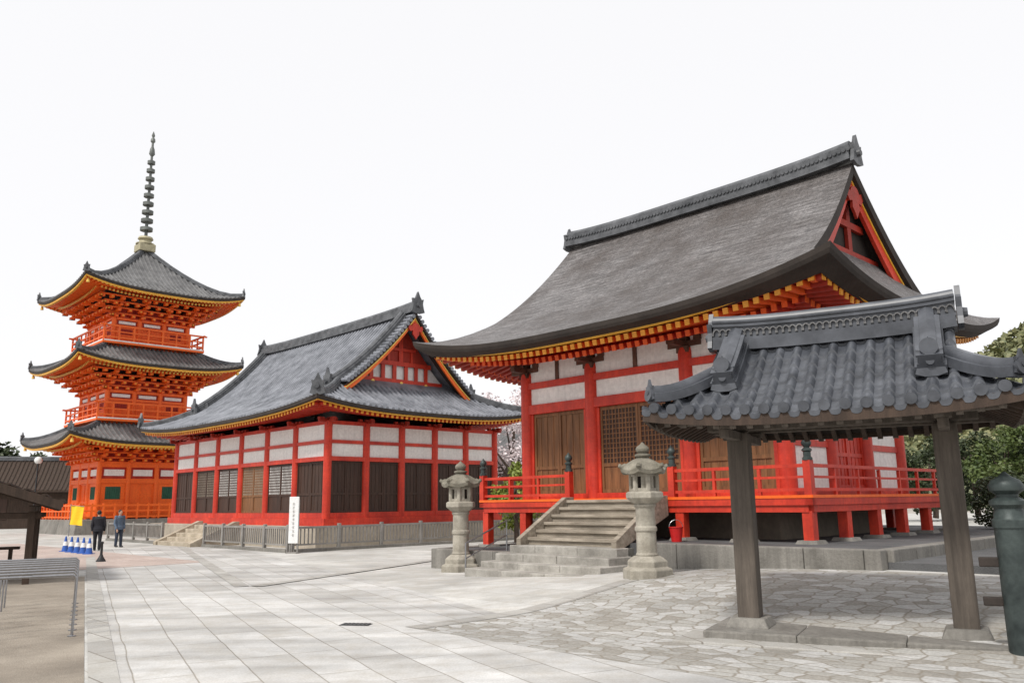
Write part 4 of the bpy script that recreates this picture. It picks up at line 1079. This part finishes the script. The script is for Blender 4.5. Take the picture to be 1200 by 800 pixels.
lt = [(-12, 84, 8.0, 4.0), (40, 86, 7.2, 3.6), (95, 95, 7.6, 4.2), (-60, 80, 8.5, 4.5)]
ll = ['dark tree at the left edge behind the pagoda', 'dark tree between the left edge and the pagoda', 'dark tree directly behind the pagoda base', 'dark tree beyond the left edge behind the wooden shelter']
for i, (px, Y, h, cr) in enumerate(lt):
    q = at(px, 590, Y); tree('dark_tree', (q.x, q.y, -.1), h, cr, ll[i], 'tree', M['leafd'], 5000, .26, .15, 'dark trees behind the pagoda', seed=40 + i)
def house(loc, rz, w, d, zw, zr, label, mr='ptile', mw='gwood'):
    T = thing('low_building', label, 'building', loc, rz)
    MB().box(-w, w, -d, d, -.1, zw).build('wall', M[mw], T)
    mb = MB(); B = d + .9
    prof = lambda s: zw - .1 + (zr - zw) * (.7 * s / B + .3 * (s / B) ** 2)
    for sg in (-1, 1):
        mb.grid([[((w + .6) * j, sg * (B - s), prof(s)) for j in (-1, 1)] for s in [B * i / 6 for i in range(7)]])
        mb.grid([[((w + .6) * j, sg * (B - s), prof(s) - .18) for j in (-1, 1)] for s in [B * i / 6 for i in range(7)]])
        mb.grid([[((w + .6) * j, sg * B, prof(0) - dz) for j in (-1, 1)] for dz in (0, .18)])
        n = int((w + .5) / .35)
        for i in range(-n, n + 1):
            mb.sweep([(i * .35, sg * (B - B * k / 6), prof(B * k / 6)) for k in range(7)], [(-.09, 0), (0, .1), (.09, 0)])
    mb.build('roof', M[mr], T)
    MB().sweep([(-w - .6, 0, zr - .15), (w + .6, 0, zr - .15)], ridge_prof(.2, .4)).build('ridge', M['ridge'], T)
    for j in range(-2, 3): MB().box(j * w * .38 - .6, j * w * .38 + .6, -d - .04, -d - .002, .8, zw - .8).build('window', M['dwood'], T)
q = at(10, 590, 76); house((q.x, q.y, 0), R(18), 9, 3.0, 3.4, 6.2, 'low dark roofed building in the distance left of the pagoda', 'bwood', 'bwood')
q = at(585, 560, 60); house((q.x + 2, q.y, 0), RZ, 5, 3, 4.6, 8.0, 'grey tiled building seen through the gap between the halls')
# hill
def hillz(x, y):
    e = math.exp(-((x - 150) / 50) ** 2 - ((y - 205) / 60) ** 2)
    return 47 * e + 4 * noise.noise(Vector((x * .03, y * .03, 1))) * min(1, e * 3), e
mb = MB(); rows = []
for i in range(61):
    row = []
    for j in range(81):
        x = 20 + 300 * j / 80; y = 120 + 220 * i / 60
        z, e = hillz(x, y); row.append((x, y, z + 3.2 * noise.noise(Vector((x * .22, y * .22, 4))) * min(1, e * 4) - .5))
    rows.append(row)
struct(mb.grid(rows).build('hill', M['hill'], smooth=True))
rr = random.Random(77); cb = MB()
for i in range(16000):
    x = rr.uniform(85, 190); y = rr.uniform(135, 225)
    z, e = hillz(x, y); z += rr.uniform(0, 2.6)
    s = rr.uniform(.5, 1.2); u = Vector((rr.gauss(0, 1), rr.gauss(0, 1), rr.gauss(0, .5))).normalized(); w = u.cross(Vector((rr.gauss(0, 1), rr.gauss(0, 1), rr.gauss(0, 1)))).normalized()
    p = Vector((x, y, z)); cb.add([p - u * s, p + w * s * .7, p + u * s, p - w * s * .7], [(0, 1, 2, 3)])
me = bpy.data.meshes.new('hill_woods'); me.from_pydata(cb.v, [], cb.f); me.materials.append(M['leafh'])
o = bpy.data.objects.new('hill_woods', me); COL.objects.link(o); o['kind'] = 'stuff'; tag(o, 'wooded canopy covering the distant hill at right', 'woods')
# ------------------------------------------------------------------ light
w = bpy.data.worlds.new('World'); S.world = w; w.use_nodes = True; nt = w.node_tree
bg = nt.nodes['Background']
sky = N(nt, 'ShaderNodeTexSky', sky_type='NISHITA'); sky.sun_disc = False
sp = Vector((-.50, -.62, 1.0)).normalized()
sky.sun_elevation = math.asin(sp.z); sky.sun_rotation = math.atan2(sp.x, sp.y)
hs = N(nt, 'ShaderNodeHueSaturation'); hs.inputs['Saturation'].default_value = .25; nt.links.new(sky.outputs[0], hs.inputs['Color'])
c = mixc(nt, .82, hs.outputs[0], (1, 1, 1))
mx = [n for n in nt.nodes if n.bl_idname == 'ShaderNodeMix'][0]; mx.inputs[7].default_value = (9.6, 9.55, 9.7, 1)
nt.links.new(c, bg.inputs[0]); bg.inputs[1].default_value = .115
sl = bpy.data.lights.new('sun', 'SUN'); sl.energy = 3.2; sl.angle = R(10); sl.color = (1, .965, .91)
so = bpy.data.objects.new('sun', sl); COL.objects.link(so); so.rotation_euler = (-sp).to_track_quat('-Z', 'Y').to_euler()
